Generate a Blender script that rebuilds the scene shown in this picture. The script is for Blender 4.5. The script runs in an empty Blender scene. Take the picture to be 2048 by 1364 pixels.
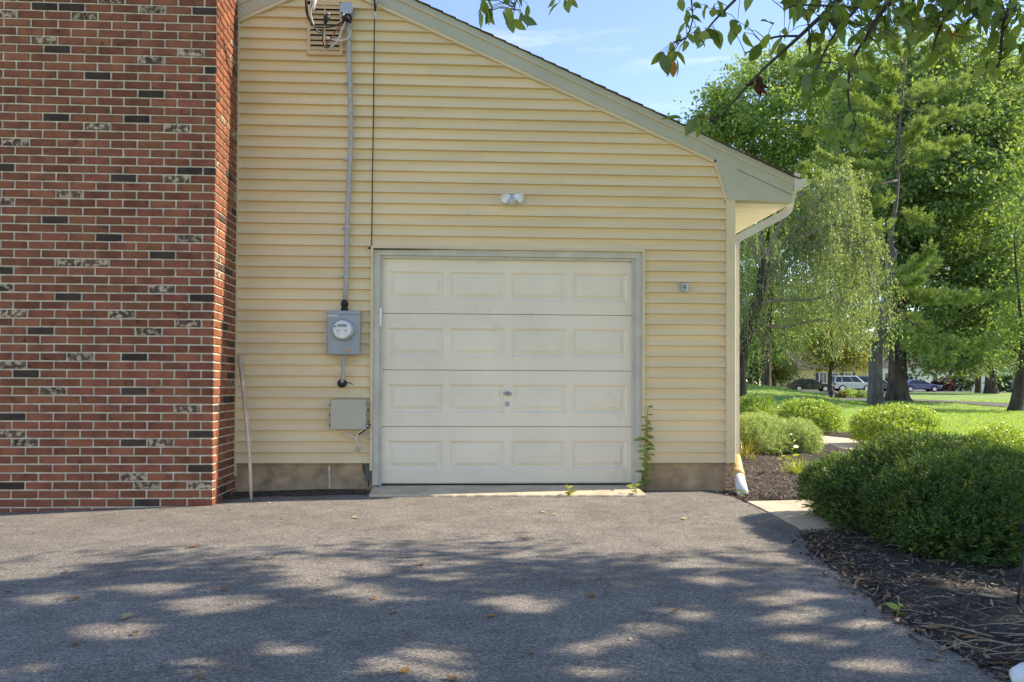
import bpy, bmesh, math, random
import numpy as np
from mathutils import Vector, Matrix, Quaternion

R = math.radians
rng = np.random.default_rng(7)
random.seed(7)
SC = bpy.context.scene
COL = SC.collection

# ------------------------------------------------------------------ camera
CAM = np.array([2.2595, -8.0819, 0.9889])
F_PX, SHX, SHY = 1709.7, -13.79, 65.70          # focal length and principal point, in photograph pixels
RIGHT = np.array([0.99827607, -0.05853784, 0.00426829])
UP = np.array([-0.00512101, -0.01442479, 0.99988284])
FWD = np.array([0.05846942, 0.99818097, 0.0146997])
cd = bpy.data.cameras.new('camera')
cam = bpy.data.objects.new('camera', cd)
COL.objects.link(cam)
cd.sensor_width = 36.0
cd.lens = 36.0 * F_PX / 2048
cd.shift_x = -SHX / 2048
cd.shift_y = SHY / 2048
cd.clip_start = 0.05
cd.clip_end = 2000
cam.matrix_world = Matrix(((RIGHT[0], UP[0], -FWD[0], CAM[0]), (RIGHT[1], UP[1], -FWD[1], CAM[1]),
                           (RIGHT[2], UP[2], -FWD[2], CAM[2]), (0, 0, 0, 1)))
SC.camera = cam

# ------------------------------------------------------------------ daylight
SUN_EL, SUN_AZ = R(36), R(6.9)                      # azimuth measured from +X towards +Y
sdir = Vector((math.cos(SUN_EL) * math.cos(SUN_AZ), math.cos(SUN_EL) * math.sin(SUN_AZ), math.sin(SUN_EL)))
W = bpy.data.worlds.new('World')
SC.world = W
W.use_nodes = True
nt = W.node_tree
bg = nt.nodes['Background']
sky = nt.nodes.new('ShaderNodeTexSky')
sky.sky_type = 'NISHITA'
sky.sun_disc = False
sky.sun_elevation = SUN_EL
sky.sun_rotation = R(90) - SUN_AZ
sky.air_density = 1.0
sky.dust_density = 0.0
sky.ozone_density = 1.5
tint = nt.nodes.new('ShaderNodeMix'); tint.data_type = 'RGBA'; tint.blend_type = 'MULTIPLY'; tint.inputs[0].default_value = 1
tint.inputs[7].default_value = (.85, .875, 1.0, 1)
nt.links.new(sky.outputs[0], tint.inputs[6]); 
tc = nt.nodes.new('ShaderNodeTexCoord'); mpg = nt.nodes.new('ShaderNodeMapping'); mpg.inputs['Scale'].default_value = (1.2, 1.2, 7.0); mpg.inputs['Rotation'].default_value = (.12, .08, .5)
cn = nt.nodes.new('ShaderNodeTexNoise'); cn.inputs['Scale'].default_value = 2.6; cn.inputs['Detail'].default_value = 9; cn.inputs['Roughness'].default_value = .62
crp = nt.nodes.new('ShaderNodeMapRange'); crp.inputs[1].default_value = .53; crp.inputs[2].default_value = .78; crp.inputs[4].default_value = .30
cmx = nt.nodes.new('ShaderNodeMix'); cmx.data_type = 'RGBA'; cmx.inputs[7].default_value = (7.2, 7.0, 6.8, 1)
nt.links.new(tc.outputs['Generated'], mpg.inputs[0]); nt.links.new(mpg.outputs[0], cn.inputs['Vector']); nt.links.new(cn.outputs['Fac'], crp.inputs[0]); nt.links.new(crp.outputs[0], cmx.inputs[0])
nt.links.new(tint.outputs[2], cmx.inputs[6]); nt.links.new(cmx.outputs[2], bg.inputs[0])
bg.inputs[1].default_value = 0.15
sl = bpy.data.lights.new('sun', 'SUN')
sl.energy = 4.1
sl.angle = R(0.53)
sl.color = (1.0, 0.93, 0.82)
sun = bpy.data.objects.new('sun', sl)
sun.rotation_euler = (-sdir).to_track_quat('-Z', 'Y').to_euler()
COL.objects.link(sun)
SC.view_settings.view_transform = 'Standard'
SC.view_settings.look = 'None'
SC.view_settings.gamma = 1
SC.view_settings.use_curve_mapping = False
SC.view_settings.exposure = 1.13
SC.view_settings.use_white_balance = True
SC.view_settings.white_balance_temperature = 7350
SC.view_settings.white_balance_tint = 10
SC.render.engine = 'CYCLES'
SC.cycles.max_bounces = 8
SC.cycles.transparent_max_bounces = 8
SC.cycles.use_denoising = True

# ------------------------------------------------------------------ helpers
def at(px, py, d):
    """a point d metres ahead of the camera position, seen at photograph pixel px, py"""
    r = (px - 1024 - SHX) / F_PX * RIGHT - (py - 682 - SHY) / F_PX * UP + FWD
    return CAM + r * d
def onY(px, py, Y):
    r = (px - 1024 - SHX) / F_PX * RIGHT - (py - 682 - SHY) / F_PX * UP + FWD
    return CAM + r * (Y - CAM[1]) / r[1]
def onZ(px, py, Z=0.0):
    r = (px - 1024 - SHX) / F_PX * RIGHT - (py - 682 - SHY) / F_PX * UP + FWD
    return CAM + r * (Z - CAM[2]) / r[2]

def tag(o, label=None, cat=None, group=None, kind=None):
    if label: o['label'] = label
    if cat: o['category'] = cat
    if group: o['group'] = group
    if kind: o['kind'] = kind
    return o
def empty(name, loc=(0, 0, 0), rotz=0):
    o = bpy.data.objects.new(name, None)
    o.location = loc
    o.rotation_euler = (0, 0, rotz)
    o.empty_display_size = .1
    COL.objects.link(o)
    return o
def link(name, me, parent=None):
    o = bpy.data.objects.new(name, me)
    COL.objects.link(o)
    if parent is not None: o.parent = parent
    return o
def copy_tree(o, parent=None):
    c = o.copy()
    COL.objects.link(c)
    if parent is not None: c.parent = parent
    for ch in list(o.children): copy_tree(ch, c)
    return c

class MB:
    def __init__(s): s.v, s.f, s.m = [], [], []
    def add(s, vs, fs, mi=0):
        n = len(s.v)
        s.v += [tuple(map(float, p)) for p in vs]
        s.f += [tuple(n + i for i in q) for q in fs]
        s.m += [mi] * len(fs)
        return s
    def box(s, a, b, mi=0):
        (x0, y0, z0), (x1, y1, z1) = a, b
        return s.add([(x0, y0, z0), (x1, y0, z0), (x1, y1, z0), (x0, y1, z0), (x0, y0, z1), (x1, y0, z1), (x1, y1, z1), (x0, y1, z1)],
                     [(0, 3, 2, 1), (4, 5, 6, 7), (0, 1, 5, 4), (1, 2, 6, 5), (2, 3, 7, 6), (3, 0, 4, 7)], mi)
    def cbox(s, a, b, c=.004, mi=0):
        """box with chamfered vertical and front edges: built as a loft along Y"""
        (x0, y0, z0), (x1, y1, z1) = a, b
        def ring(y, i): return [(x0 + i, y, z0 + i), (x1 - i, y, z0 + i), (x1 - i, y, z1 - i), (x0 + i, y, z1 - i)]
        vs = ring(y0, c) + ring(y0 + c, 0) + ring(y1, 0)
        fs = [(0, 1, 2, 3)]
        for k in (0, 4):
            for i in range(4): fs.append((k + i, k + 4 + i, k + 4 + (i + 1) % 4, k + (i + 1) % 4))
        fs.append((8, 11, 10, 9))
        return s.add(vs, fs, mi)
    def prism(s, pts, axis, a, b, mi=0):
        """polygon pts (u, v) extruded along axis from a to b; axis 'y': (u,v)=(x,z); 'x': (y,z); 'z': (x,y)"""
        def P(u, v, t): return {'y': (u, t, v), 'x': (t, u, v), 'z': (u, v, t)}[axis]
        n = len(pts)
        vs = [P(u, v, a) for u, v in pts] + [P(u, v, b) for u, v in pts]
        fs = [tuple(range(n)), tuple(range(2 * n - 1, n - 1, -1))]
        fs += [(i, n + i, n + (i + 1) % n, (i + 1) % n) for i in range(n)]
        return s.add(vs, fs, mi)
    def tube(s, path, rad, k=8, mi=0, cap=True, sq=False):
        path = [Vector(p) for p in path]
        n = len(path)
        if not hasattr(rad, '__len__'): rad = [rad] * n
        rings, prev = [], None
        for i, p in enumerate(path):
            t = (path[min(i + 1, n - 1)] - path[max(i - 1, 0)])
            if t.length < 1e-9: t = Vector((0, 0, 1))
            t.normalize()
            if prev is None:
                u = t.orthogonal().normalized()
                if sq:
                    u = Vector((0, 1, 0)) if abs(t.y) < .9 else Vector((1, 0, 0))
                    u = (u - t * u.dot(t)).normalized()
            else:
                u = (prev - t * prev.dot(t))
                u = u.normalized() if u.length > 1e-6 else t.orthogonal().normalized()
            prev = u
            w = t.cross(u)
            r = rad[i]
            if sq:
                ru, rw = r if hasattr(r, '__len__') else (r, r)
                rings.append([p + u * ru * a + w * rw * b for a, b in ((1, 1), (-1, 1), (-1, -1), (1, -1))])
            else:
                rings.append([p + (u * math.cos(2 * math.pi * j / k) + w * math.sin(2 * math.pi * j / k)) * r for j in range(k)])
        kk = 4 if sq else k
        vs = [q for rg in rings for q in rg]
        fs = []
        for i in range(n - 1):
            for j in range(kk):
                fs.append((i * kk + j, i * kk + (j + 1) % kk, (i + 1) * kk + (j + 1) % kk, (i + 1) * kk + j))
        if cap: fs += [tuple(range(kk - 1, -1, -1)), tuple(range((n - 1) * kk, n * kk))]
        return s.add(vs, fs, mi)
    def lathe(s, prof, origin, axis, k=20, mi=0):
        """prof: (radius, distance along axis)"""
        ax = Vector(axis).normalized(); u = ax.orthogonal().normalized(); w = ax.cross(u); o = Vector(origin)
        vs, fs = [], []
        for r, t in prof:
            vs += [o + ax * t + (u * math.cos(2 * math.pi * j / k) + w * math.sin(2 * math.pi * j / k)) * r for j in range(k)]
        for i in range(len(prof) - 1):
            for j in range(k):
                fs.append((i * k + j, i * k + (j + 1) % k, (i + 1) * k + (j + 1) % k, (i + 1) * k + j))
        fs += [tuple(range(k - 1, -1, -1)), tuple(range((len(prof) - 1) * k, len(prof) * k))]
        return s.add(vs, fs, mi)
    def mesh(s, name, mats, smooth=False):
        me = bpy.data.meshes.new(name)
        me.from_pydata(s.v, [], s.f)
        for m in (mats if isinstance(mats, (list, tuple)) else [mats]): me.materials.append(m)
        me.polygons.foreach_set('material_index', s.m)
        if smooth: me.polygons.foreach_set('use_smooth', [True] * len(s.f))
        bm = bmesh.new(); bm.from_mesh(me)
        bmesh.ops.recalc_face_normals(bm, faces=bm.faces)
        bm.to_mesh(me); bm.free()
        me.update()
        return me
    def build(s, name, mats, parent=None, smooth=False):
        return link(name, s.mesh(name, mats, smooth), parent)

def np_mesh(name, V, Fq, mat, smooth=False):
    """fast mesh from arrays: V (n,3), Fq (m,k)"""
    me = bpy.data.meshes.new(name)
    V = np.asarray(V, np.float32); Fq = np.asarray(Fq, np.int32)
    k = Fq.shape[1]
    me.vertices.add(len(V)); me.vertices.foreach_set('co', V.ravel())
    me.loops.add(Fq.size); me.loops.foreach_set('vertex_index', Fq.ravel())
    me.polygons.add(len(Fq)); me.polygons.foreach_set('loop_start', np.arange(len(Fq), dtype=np.int32) * k)
    if smooth: me.polygons.foreach_set('use_smooth', np.ones(len(Fq), bool))
    me.update(calc_edges=True)
    for m in (mat if isinstance(mat, (list, tuple)) else [mat]): me.materials.append(m)
    return me

# ------------------------------------------------------------------ materials
def nodes(m): return m.node_tree.nodes, m.node_tree.links
def M(name, col, rough=.6, var=.12, scale=6., bump=0., bscale=None, metal=0., spec=.35, objvar=0., col2=None, dirt=None, stretch=None, coat=0.):
    """principled material with world-space noise variation; col2 mixes in by noise; dirt=(colour, scale, threshold)"""
    m = bpy.data.materials.new(name); m.use_nodes = True
    N, L = nodes(m); b = N['Principled BSDF']
    b.inputs['Roughness'].default_value = rough
    b.inputs['Metallic'].default_value = metal
    b.inputs['Specular IOR Level'].default_value = spec
    if coat: b.inputs['Coat Weight'].default_value = coat
    geo = N.new('ShaderNodeNewGeometry'); vec = geo.outputs['Position']
    if stretch:
        mp = N.new('ShaderNodeMapping'); mp.inputs['Scale'].default_value = stretch; L.new(vec, mp.inputs[0]); vec = mp.outputs[0]
    n1 = N.new('ShaderNodeTexNoise'); n1.inputs['Scale'].default_value = scale; n1.inputs['Detail'].default_value = 6
    n1.inputs['Roughness'].default_value = .62; L.new(vec, n1.inputs['Vector'])
    c2 = col2 or tuple(max(0, c * (1 - 2 * var)) for c in col)
    c1 = col if col2 else tuple(min(1, c * (1 + var)) for c in col)
    rp = N.new('ShaderNodeValToRGB'); rp.color_ramp.elements[0].position = .32; rp.color_ramp.elements[1].position = .68
    rp.color_ramp.elements[0].color = (*c2, 1); rp.color_ramp.elements[1].color = (*c1, 1)
    L.new(n1.outputs['Fac'], rp.inputs[0]); out = rp.outputs[0]
    if dirt:
        dc, ds, th = dirt
        n2 = N.new('ShaderNodeTexNoise'); n2.inputs['Scale'].default_value = ds; n2.inputs['Detail'].default_value = 8; n2.inputs['Roughness'].default_value = .7
        L.new(geo.outputs['Position'], n2.inputs['Vector'])
        mr = N.new('ShaderNodeMapRange'); mr.inputs[1].default_value = th; mr.inputs[2].default_value = th + .14; L.new(n2.outputs['Fac'], mr.inputs[0])
        mx = N.new('ShaderNodeMix'); mx.data_type = 'RGBA'; L.new(mr.outputs[0], mx.inputs[0]); L.new(out, mx.inputs[6]); mx.inputs[7].default_value = (*dc, 1); out = mx.outputs[2]
    if objvar:
        oi = N.new('ShaderNodeObjectInfo'); mr = N.new('ShaderNodeMapRange'); mr.inputs[3].default_value = 1 - objvar; mr.inputs[4].default_value = 1 + objvar
        L.new(oi.outputs['Random'], mr.inputs[0])
        hs = N.new('ShaderNodeHueSaturation'); L.new(mr.outputs[0], hs.inputs['Value']); L.new(out, hs.inputs['Color']); out = hs.outputs[0]
    L.new(out, b.inputs['Base Color'])
    if bump:
        nb = N.new('ShaderNodeTexNoise'); nb.inputs['Scale'].default_value = bscale or scale * 6; nb.inputs['Detail'].default_value = 5; L.new(vec, nb.inputs['Vector'])
        bp = N.new('ShaderNodeBump'); bp.inputs['Strength'].default_value = 1; bp.inputs['Distance'].default_value = bump
        L.new(nb.outputs['Fac'], bp.inputs['Height']); L.new(bp.outputs[0], b.inputs['Normal'])
    return m

def leaf_mat(name, cols, trans=.42, tcol=None, gloss=.05, rough=.4):
    """foliage: per-leaf random colour, diffuse + translucent + a little gloss"""
    m = bpy.data.materials.new(name); m.use_nodes = True
    N, L = nodes(m); N.remove(N['Principled BSDF']); out = N['Material Output']
    geo = N.new('ShaderNodeNewGeometry'); oi = N.new('ShaderNodeObjectInfo')
    ad = N.new('ShaderNodeMath'); ad.operation = 'ADD'; L.new(geo.outputs['Random Per Island'], ad.inputs[0]); L.new(oi.outputs['Random'], ad.inputs[1])
    fr = N.new('ShaderNodeMath'); fr.operation = 'FRACT'; L.new(ad.outputs[0], fr.inputs[0])
    rp = N.new('ShaderNodeValToRGB')
    e = rp.color_ramp.elements
    e[0].color = (*cols[0], 1); e[0].position = 0; e[1].color = (*cols[-1], 1); e[1].position = 1
    for i, c in enumerate(cols[1:-1]):
        q = e.new((i + 1) / (len(cols) - 1)); q.color = (*c, 1)
    L.new(fr.outputs[0], rp.inputs[0])
    d = N.new('ShaderNodeBsdfDiffuse'); t = N.new('ShaderNodeBsdfTranslucent'); g = N.new('ShaderNodeBsdfGlossy')
    g.inputs['Roughness'].default_value = rough; g.inputs['Color'].default_value = (.9, .95, 1, 1)
    L.new(rp.outputs[0], d.inputs[0])
    mt = N.new('ShaderNodeMix'); mt.data_type = 'RGBA'; mt.blend_type = 'MULTIPLY'; mt.inputs[0].default_value = 1
    L.new(rp.outputs[0], mt.inputs[6]); mt.inputs[7].default_value = (*(tcol or (1.9, 1.6, .7)), 1); L.new(mt.outputs[2], t.inputs[0])
    a = N.new('ShaderNodeMixShader'); a.inputs[0].default_value = trans; L.new(d.outputs[0], a.inputs[1]); L.new(t.outputs[0], a.inputs[2])
    c = N.new('ShaderNodeMixShader'); c.inputs[0].default_value = gloss; L.new(a.outputs[0], c.inputs[1]); L.new(g.outputs[0], c.inputs[2])
    L.new(c.outputs[0], out.inputs[0])
    return m

def asphalt_mat(name, dark, light, speck, scale, cracks=False):
    m = bpy.data.materials.new(name); m.use_nodes = True
    N, L = nodes(m); b = N['Principled BSDF']; b.inputs['Roughness'].default_value = .88; b.inputs['Specular IOR Level'].default_value = .25
    geo = N.new('ShaderNodeNewGeometry')
    big = N.new('ShaderNodeTexNoise'); big.inputs['Scale'].default_value = .9; big.inputs['Detail'].default_value = 7; big.inputs['Roughness'].default_value = .6
    fine = N.new('ShaderNodeTexVoronoi'); fine.inputs['Scale'].default_value = scale
    fine2 = N.new('ShaderNodeTexNoise'); fine2.inputs['Scale'].default_value = scale * .8; fine2.inputs['Detail'].default_value = 3
    for n in (big, fine, fine2): L.new(geo.outputs['Position'], n.inputs['Vector'])
    r1 = N.new('ShaderNodeValToRGB'); r1.color_ramp.elements[0].position = .3; r1.color_ramp.elements[1].position = .72
    r1.color_ramp.elements[0].color = (*dark, 1); r1.color_ramp.elements[1].color = (*light, 1); L.new(big.outputs['Fac'], r1.inputs[0])
    sep = N.new('ShaderNodeSeparateColor'); L.new(fine.outputs['Color'], sep.inputs[0])
    r2 = N.new('ShaderNodeValToRGB'); cr = r2.color_ramp
    cr.elements[0].position = 0; cr.elements[0].color = (.50, .50, .51, 1); cr.elements[1].position = 1; cr.elements[1].color = (*speck, 1)
    q = cr.elements.new(.35); q.color = (.85, .85, .87, 1); q = cr.elements.new(.8); q.color = (1.18, 1.16, 1.12, 1)
    L.new(sep.outputs[0], r2.inputs[0])
    mx = N.new('ShaderNodeMix'); mx.data_type = 'RGBA'; mx.blend_type = 'MULTIPLY'; mx.inputs[0].default_value = 1
    L.new(r1.outputs[0], mx.inputs[6]); L.new(r2.outputs[0], mx.inputs[7])
    st = N.new('ShaderNodeTexNoise'); st.inputs['Scale'].default_value = 3.1; st.inputs['Detail'].default_value = 9; st.inputs['Roughness'].default_value = .72; L.new(geo.outputs['Position'], st.inputs['Vector'])
    r3 = N.new('ShaderNodeValToRGB'); r3.color_ramp.elements[0].position = .33; r3.color_ramp.elements[0].color = (.72, .71, .70, 1); r3.color_ramp.elements[1].position = .60; r3.color_ramp.elements[1].color = (1.06, 1.05, 1.03, 1); L.new(st.outputs['Fac'], r3.inputs[0])
    m2 = N.new('ShaderNodeMix'); m2.data_type = 'RGBA'; m2.blend_type = 'MULTIPLY'; m2.inputs[0].default_value = 1
    L.new(mx.outputs[2], m2.inputs[6]); L.new(r3.outputs[0], m2.inputs[7])
    vo = N.new('ShaderNodeTexVoronoi'); vo.feature = 'DISTANCE_TO_EDGE'; vo.inputs['Scale'].default_value = .42
    wn = N.new('ShaderNodeTexNoise'); wn.inputs['Scale'].default_value = 2.2; wn.inputs['Detail'].default_value = 6; L.new(geo.outputs['Position'], wn.inputs['Vector'])
    wa = N.new('ShaderNodeMix'); wa.data_type = 'RGBA'; wa.blend_type = 'ADD'; wa.inputs[0].default_value = .9; L.new(geo.outputs['Position'], wa.inputs[6]); L.new(wn.outputs['Color'], wa.inputs[7]); L.new(wa.outputs[2], vo.inputs['Vector'])
    cr_ = N.new('ShaderNodeMapRange'); cr_.inputs[1].default_value = .0015; cr_.inputs[2].default_value = .006; cr_.inputs[3].default_value = .72; cr_.inputs[4].default_value = 1; L.new(vo.outputs['Distance'], cr_.inputs[0])
    m3 = N.new('ShaderNodeMix'); m3.data_type = 'RGBA'; m3.blend_type = 'MULTIPLY'; m3.inputs[0].default_value = 1 if cracks else 0
    L.new(m2.outputs[2], m3.inputs[6]); L.new(cr_.outputs[0], m3.inputs[7]); L.new(m3.outputs[2], b.inputs['Base Color'])
    bp = N.new('ShaderNodeBump'); bp.inputs['Strength'].default_value = .7; bp.inputs['Distance'].default_value = .004
    L.new(fine2.outputs['Fac'], bp.inputs['Height']); L.new(bp.outputs[0], b.inputs['Normal'])
    return m

def brick_mat(name, base, base2, speck, speck_amt, mscale=22.):
    m = bpy.data.materials.new(name); m.use_nodes = True
    N, L = nodes(m); b = N['Principled BSDF']; b.inputs['Roughness'].default_value = .85; b.inputs['Specular IOR Level'].default_value = .2
    geo = N.new('ShaderNodeNewGeometry'); oi = N.new('ShaderNodeObjectInfo')
    n1 = N.new('ShaderNodeTexNoise'); n1.inputs['Scale'].default_value = 9; n1.inputs['Detail'].default_value = 5
    n2 = N.new('ShaderNodeTexNoise'); n2.inputs['Scale'].default_value = mscale; n2.inputs['Detail'].default_value = 4; n2.inputs['Roughness'].default_value = .55
    n3 = N.new('ShaderNodeTexNoise'); n3.inputs['Scale'].default_value = 160; n3.inputs['Detail'].default_value = 4
    for n in (n1, n2, n3): L.new(geo.outputs['Position'], n.inputs['Vector'])
    rp = N.new('ShaderNodeValToRGB'); rp.color_ramp.elements[0].color = (*base2, 1); rp.color_ramp.elements[1].color = (*base, 1)
    rp.color_ramp.elements[0].position = .35; rp.color_ramp.elements[1].position = .6; L.new(n1.outputs['Fac'], rp.inputs[0])
    mr = N.new('ShaderNodeMapRange'); mr.inputs[1].default_value = speck_amt; mr.inputs[2].default_value = speck_amt + .12; L.new(n2.outputs['Fac'], mr.inputs[0])
    mx = N.new('ShaderNodeMix'); mx.data_type = 'RGBA'; L.new(mr.outputs[0], mx.inputs[0]); L.new(rp.outputs[0], mx.inputs[6]); mx.inputs[7].default_value = (*speck, 1)
    n4 = N.new('ShaderNodeTexNoise'); n4.inputs['Scale'].default_value = 11; n4.inputs['Detail'].default_value = 5; n4.inputs['Roughness'].default_value = .65
    of = N.new('ShaderNodeVectorMath'); of.inputs[1].default_value = (31, 17, 5); L.new(geo.outputs['Position'], of.inputs[0]); L.new(of.outputs[0], n4.inputs['Vector'])
    m4 = N.new('ShaderNodeMapRange'); m4.inputs[1].default_value = .60; m4.inputs[2].default_value = .71; L.new(n4.outputs['Fac'], m4.inputs[0])
    x4 = N.new('ShaderNodeMix'); x4.data_type = 'RGBA'; L.new(m4.outputs[0], x4.inputs[0]); L.new(mx.outputs[2], x4.inputs[6]); x4.inputs[7].default_value = (.045, .028, .024, 1); mx = x4
    ad = N.new('ShaderNodeMath'); ad.operation = 'ADD'; L.new(geo.outputs['Random Per Island'], ad.inputs[0]); L.new(oi.outputs['Random'], ad.inputs[1])
    fr = N.new('ShaderNodeMath'); fr.operation = 'FRACT'; L.new(ad.outputs[0], fr.inputs[0])
    vr = N.new('ShaderNodeMapRange'); vr.inputs[3].default_value = .80; vr.inputs[4].default_value = 1.28; L.new(fr.outputs[0], vr.inputs[0])
    hr = N.new('ShaderNodeMapRange'); hr.inputs[3].default_value = .497; hr.inputs[4].default_value = .513; L.new(oi.outputs['Random'], hr.inputs[0])
    hs = N.new('ShaderNodeHueSaturation'); L.new(hr.outputs[0], hs.inputs['Hue']); L.new(vr.outputs[0], hs.inputs['Value']); L.new(mx.outputs[2], hs.inputs['Color'])
    L.new(hs.outputs[0], b.inputs['Base Color'])
    bp = N.new('ShaderNodeBump'); bp.inputs['Distance'].default_value = .0025; L.new(n3.outputs['Fac'], bp.inputs['Height']); L.new(bp.outputs[0], b.inputs['Normal'])
    return m

m_siding = M('vinyl_siding', (.79, .635, .39), .5, .05, 1.6, bump=.0006, bscale=60, spec=.3, objvar=.035, stretch=(.5, 1, 3))
m_trim = M('cream_trim', (.68, .56, .36), .45, .05, 3, spec=.35)
m_grey_trim = M('grey_green_aluminium_trim', (.46, .455, .34), .42, .05, 2, spec=.4)
m_casing = M('weathered_grey_casing', (.58, .555, .47), .5, .08, 5, spec=.3)
m_door = M('garage_door_paint', (.81, .72, .565), .45, .05, 1.3, spec=.35, bump=.0005, bscale=22, dirt=((.60, .53, .41), 2.2, .60))
m_white = M('white_vinyl', (.84, .86, .87), .45, .04, 4)
m_gutter = M('cream_gutter_metal', (.66, .62, .52), .35, .05, 4, spec=.5)
m_found = M('foundation_concrete', (.45, .325, .20), .9, .2, 5, bump=.004, bscale=40, dirt=((.22, .155, .09), 3.2, .56))
m_conc = M('pale_concrete', (.60, .50, .36), .9, .12, 4, bump=.002, bscale=90, dirt=((.38, .30, .21), 2.4, .6))
m_mortar = M('brick_mortar', (.64, .57, .45), .95, .15, 14, bump=.004, bscale=120)
m_brick = brick_mat('red_brick', (.250, .086, .051), (.172, .060, .040), (.42, .30, .20), .74)
m_brick_dark = brick_mat('dark_clinker_brick', (.066, .044, .035), (.044, .031, .027), (.10, .05, .04), .66)
m_brick_cream = brick_mat('cream_speckled_brick', (.13, .070, .050), (.065, .048, .042), (.42, .33, .22), .47, 26)
m_shingle = M('asphalt_shingle', (.10, .065, .05), .95, .3, 30, bump=.004, bscale=200)
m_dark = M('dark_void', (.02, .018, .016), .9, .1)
m_black = M('black_rubber', (.018, .018, .02), .5, .1)
m_cable_white = M('white_cable', (.62, .60, .56), .5, .05)
m_cable_red = M('maroon_cable', (.16, .03, .03), .5, .05)
m_steel = M('galvanised_steel', (.40, .42, .44), .42, .08, 8, metal=.55, spec=.5)
m_grey_pipe = M('grey_service_cable', (.42, .41, .40), .55, .08, 12)
m_meter = M('grey_enamel_steel', (.30, .33, .36), .42, .06, 5, spec=.5)
m_box = M('grey_green_plastic', (.46, .43, .33), .5, .05, 5)
m_copper = M('copper_seal', (.75, .30, .16), .35, .05, metal=.7)
m_orange = M('orange_stained_elbow', (.62, .30, .06), .55, .25, 9, col2=(.62, .52, .34))
m_pvc = M('white_plastic_pipe', (.70, .72, .72), .4, .05, 6)
m_wood = M('weathered_wooden_pole', (.66, .53, .39), .75, .25, 14, stretch=(1, 1, .1), bump=.001, bscale=90)
m_asphalt = asphalt_mat('driveway_asphalt', (.186, .172, .153), (.232, .216, .194), (1.9, 1.82, 1.72), 140, True)
m_road = asphalt_mat('street_asphalt', (.13, .125, .125), (.16, .155, .155), (1.2, 1.2, 1.2), 60)
m_mulch = M('mulch_soil', (.055, .047, .039), .95, .35, 9, bump=.02, bscale=45)
m_dirt = M('crumbled_dirt', (.085, .068, .052), .95, .35, 14, bump=.012, bscale=60)
def glass_mat(name, tint=(.75, .8, .82), rough=.03):
    m = bpy.data.materials.new(name); m.use_nodes = True
    N, L = nodes(m); b = N['Principled BSDF']
    b.inputs['Base Color'].default_value = (*tint, 1); b.inputs['Roughness'].default_value = rough
    b.inputs['Transmission Weight'].default_value = 1; b.inputs['IOR'].default_value = 1.45
    return m
m_glass = glass_mat('clear_glass')
m_car_glass = M('tinted_car_glass', (.03, .035, .04), .06, .1, spec=.6)
m_tyre = M('tyre_rubber', (.02, .02, .02), .8, .1)
m_rim = M('alloy_rim', (.5, .5, .52), .3, .05, metal=.8)

m_bark = M('dark_furrowed_bark', (.085, .068, .055), .95, .35, 6, bump=.05, bscale=14, stretch=(1, 1, .25))
m_bark_pine = M('grey_pine_bark', (.135, .125, .12), .95, .3, 5, bump=.03, bscale=12, stretch=(1, 1, .35))
m_bark_pale = M('pale_limb_bark', (.26, .23, .18), .9, .25, 8, bump=.01)
m_twig = M('dark_twig', (.05, .042, .035), .8, .2, 30)
m_stem = M('green_plant_stem', (.20, .22, .07), .7, .2, 20)
m_straw = M('dry_straw_stem', (.32, .25, .17), .8, .2, 30)

G = lambda *c: c
m_leaf_near = leaf_mat('overhanging_leaf', [G(0.066, 0.115, 0.030), G(0.100, 0.162, 0.037), G(0.133, 0.203, 0.045), G(0.189, 0.250, 0.056)], .6, (2.2, 1.9, .6), .03, .4)
m_leaf_dead = leaf_mat('withered_brown_leaf', [G(.06, .025, .015), G(.10, .045, .02)], .2, (1.4, 1, .7), .02)
m_leaf_shade = leaf_mat('shade_tree_leaf', [G(.035, .07, .02), G(.06, .11, .03)], .35, (1.8, 1.6, .6), .04)
m_leaf_maple = leaf_mat('maple_leaf', [G(0.118, 0.216, 0.073), G(0.160, 0.267, 0.084), G(0.219, 0.332, 0.099), G(0.292, 0.395, 0.117)], .45, (1.8, 1.6, .75), .035, .55)
m_leaf_maple_b = leaf_mat('blue_green_maple_leaf', [G(0.120, 0.202, 0.099), G(0.159, 0.253, 0.110), G(0.239, 0.333, 0.127)], .45, (1.9, 1.7, .6), .035, .55)
m_leaf_pine = leaf_mat('pine_needles', [G(0.180, 0.275, 0.100), G(0.265, 0.367, 0.114), G(0.386, 0.459, 0.156)], .3, (1.6, 1.5, .6), .04)
m_leaf_weep = leaf_mat('weeping_tree_leaf', [G(0.124, 0.202, 0.085), G(0.175, 0.262, 0.122), G(0.247, 0.334, 0.148), G(0.349, 0.403, 0.218)], .45, (1.8, 1.6, .7), .03)
m_leaf_yellow = leaf_mat('yellow_green_leaf', [G(0.131, 0.175, 0.038), G(0.196, 0.213, 0.049), G(0.261, 0.225, 0.058)], .45, (1.8, 1.5, .5), .04)
m_leaf_yew = leaf_mat('yew_needles', [G(0.033, 0.073, 0.022), G(0.043, 0.092, 0.025), G(0.057, 0.119, 0.030), G(0.077, 0.150, 0.035), G(0.188, 0.288, 0.062)], .28, (1.8, 1.6, .6), .03, .5)
m_leaf_bush = leaf_mat('boxwood_leaf', [G(0.208, 0.310, 0.067), G(0.294, 0.435, 0.094), G(0.449, 0.590, 0.117)], .4, (1.8, 1.6, .5), .07)
m_leaf_feather = leaf_mat('feathery_grey_green_leaf', [G(0.232, 0.328, 0.144), G(0.319, 0.422, 0.187), G(0.436, 0.545, 0.239)], .4, (1.6, 1.5, .7), .04)
m_leaf_lily = leaf_mat('yellowed_lily_leaf', [G(.16, .20, .05), G(.26, .24, .05), G(.30, .27, .07)], .45, (1.5, 1.3, .6), .04)
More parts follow.
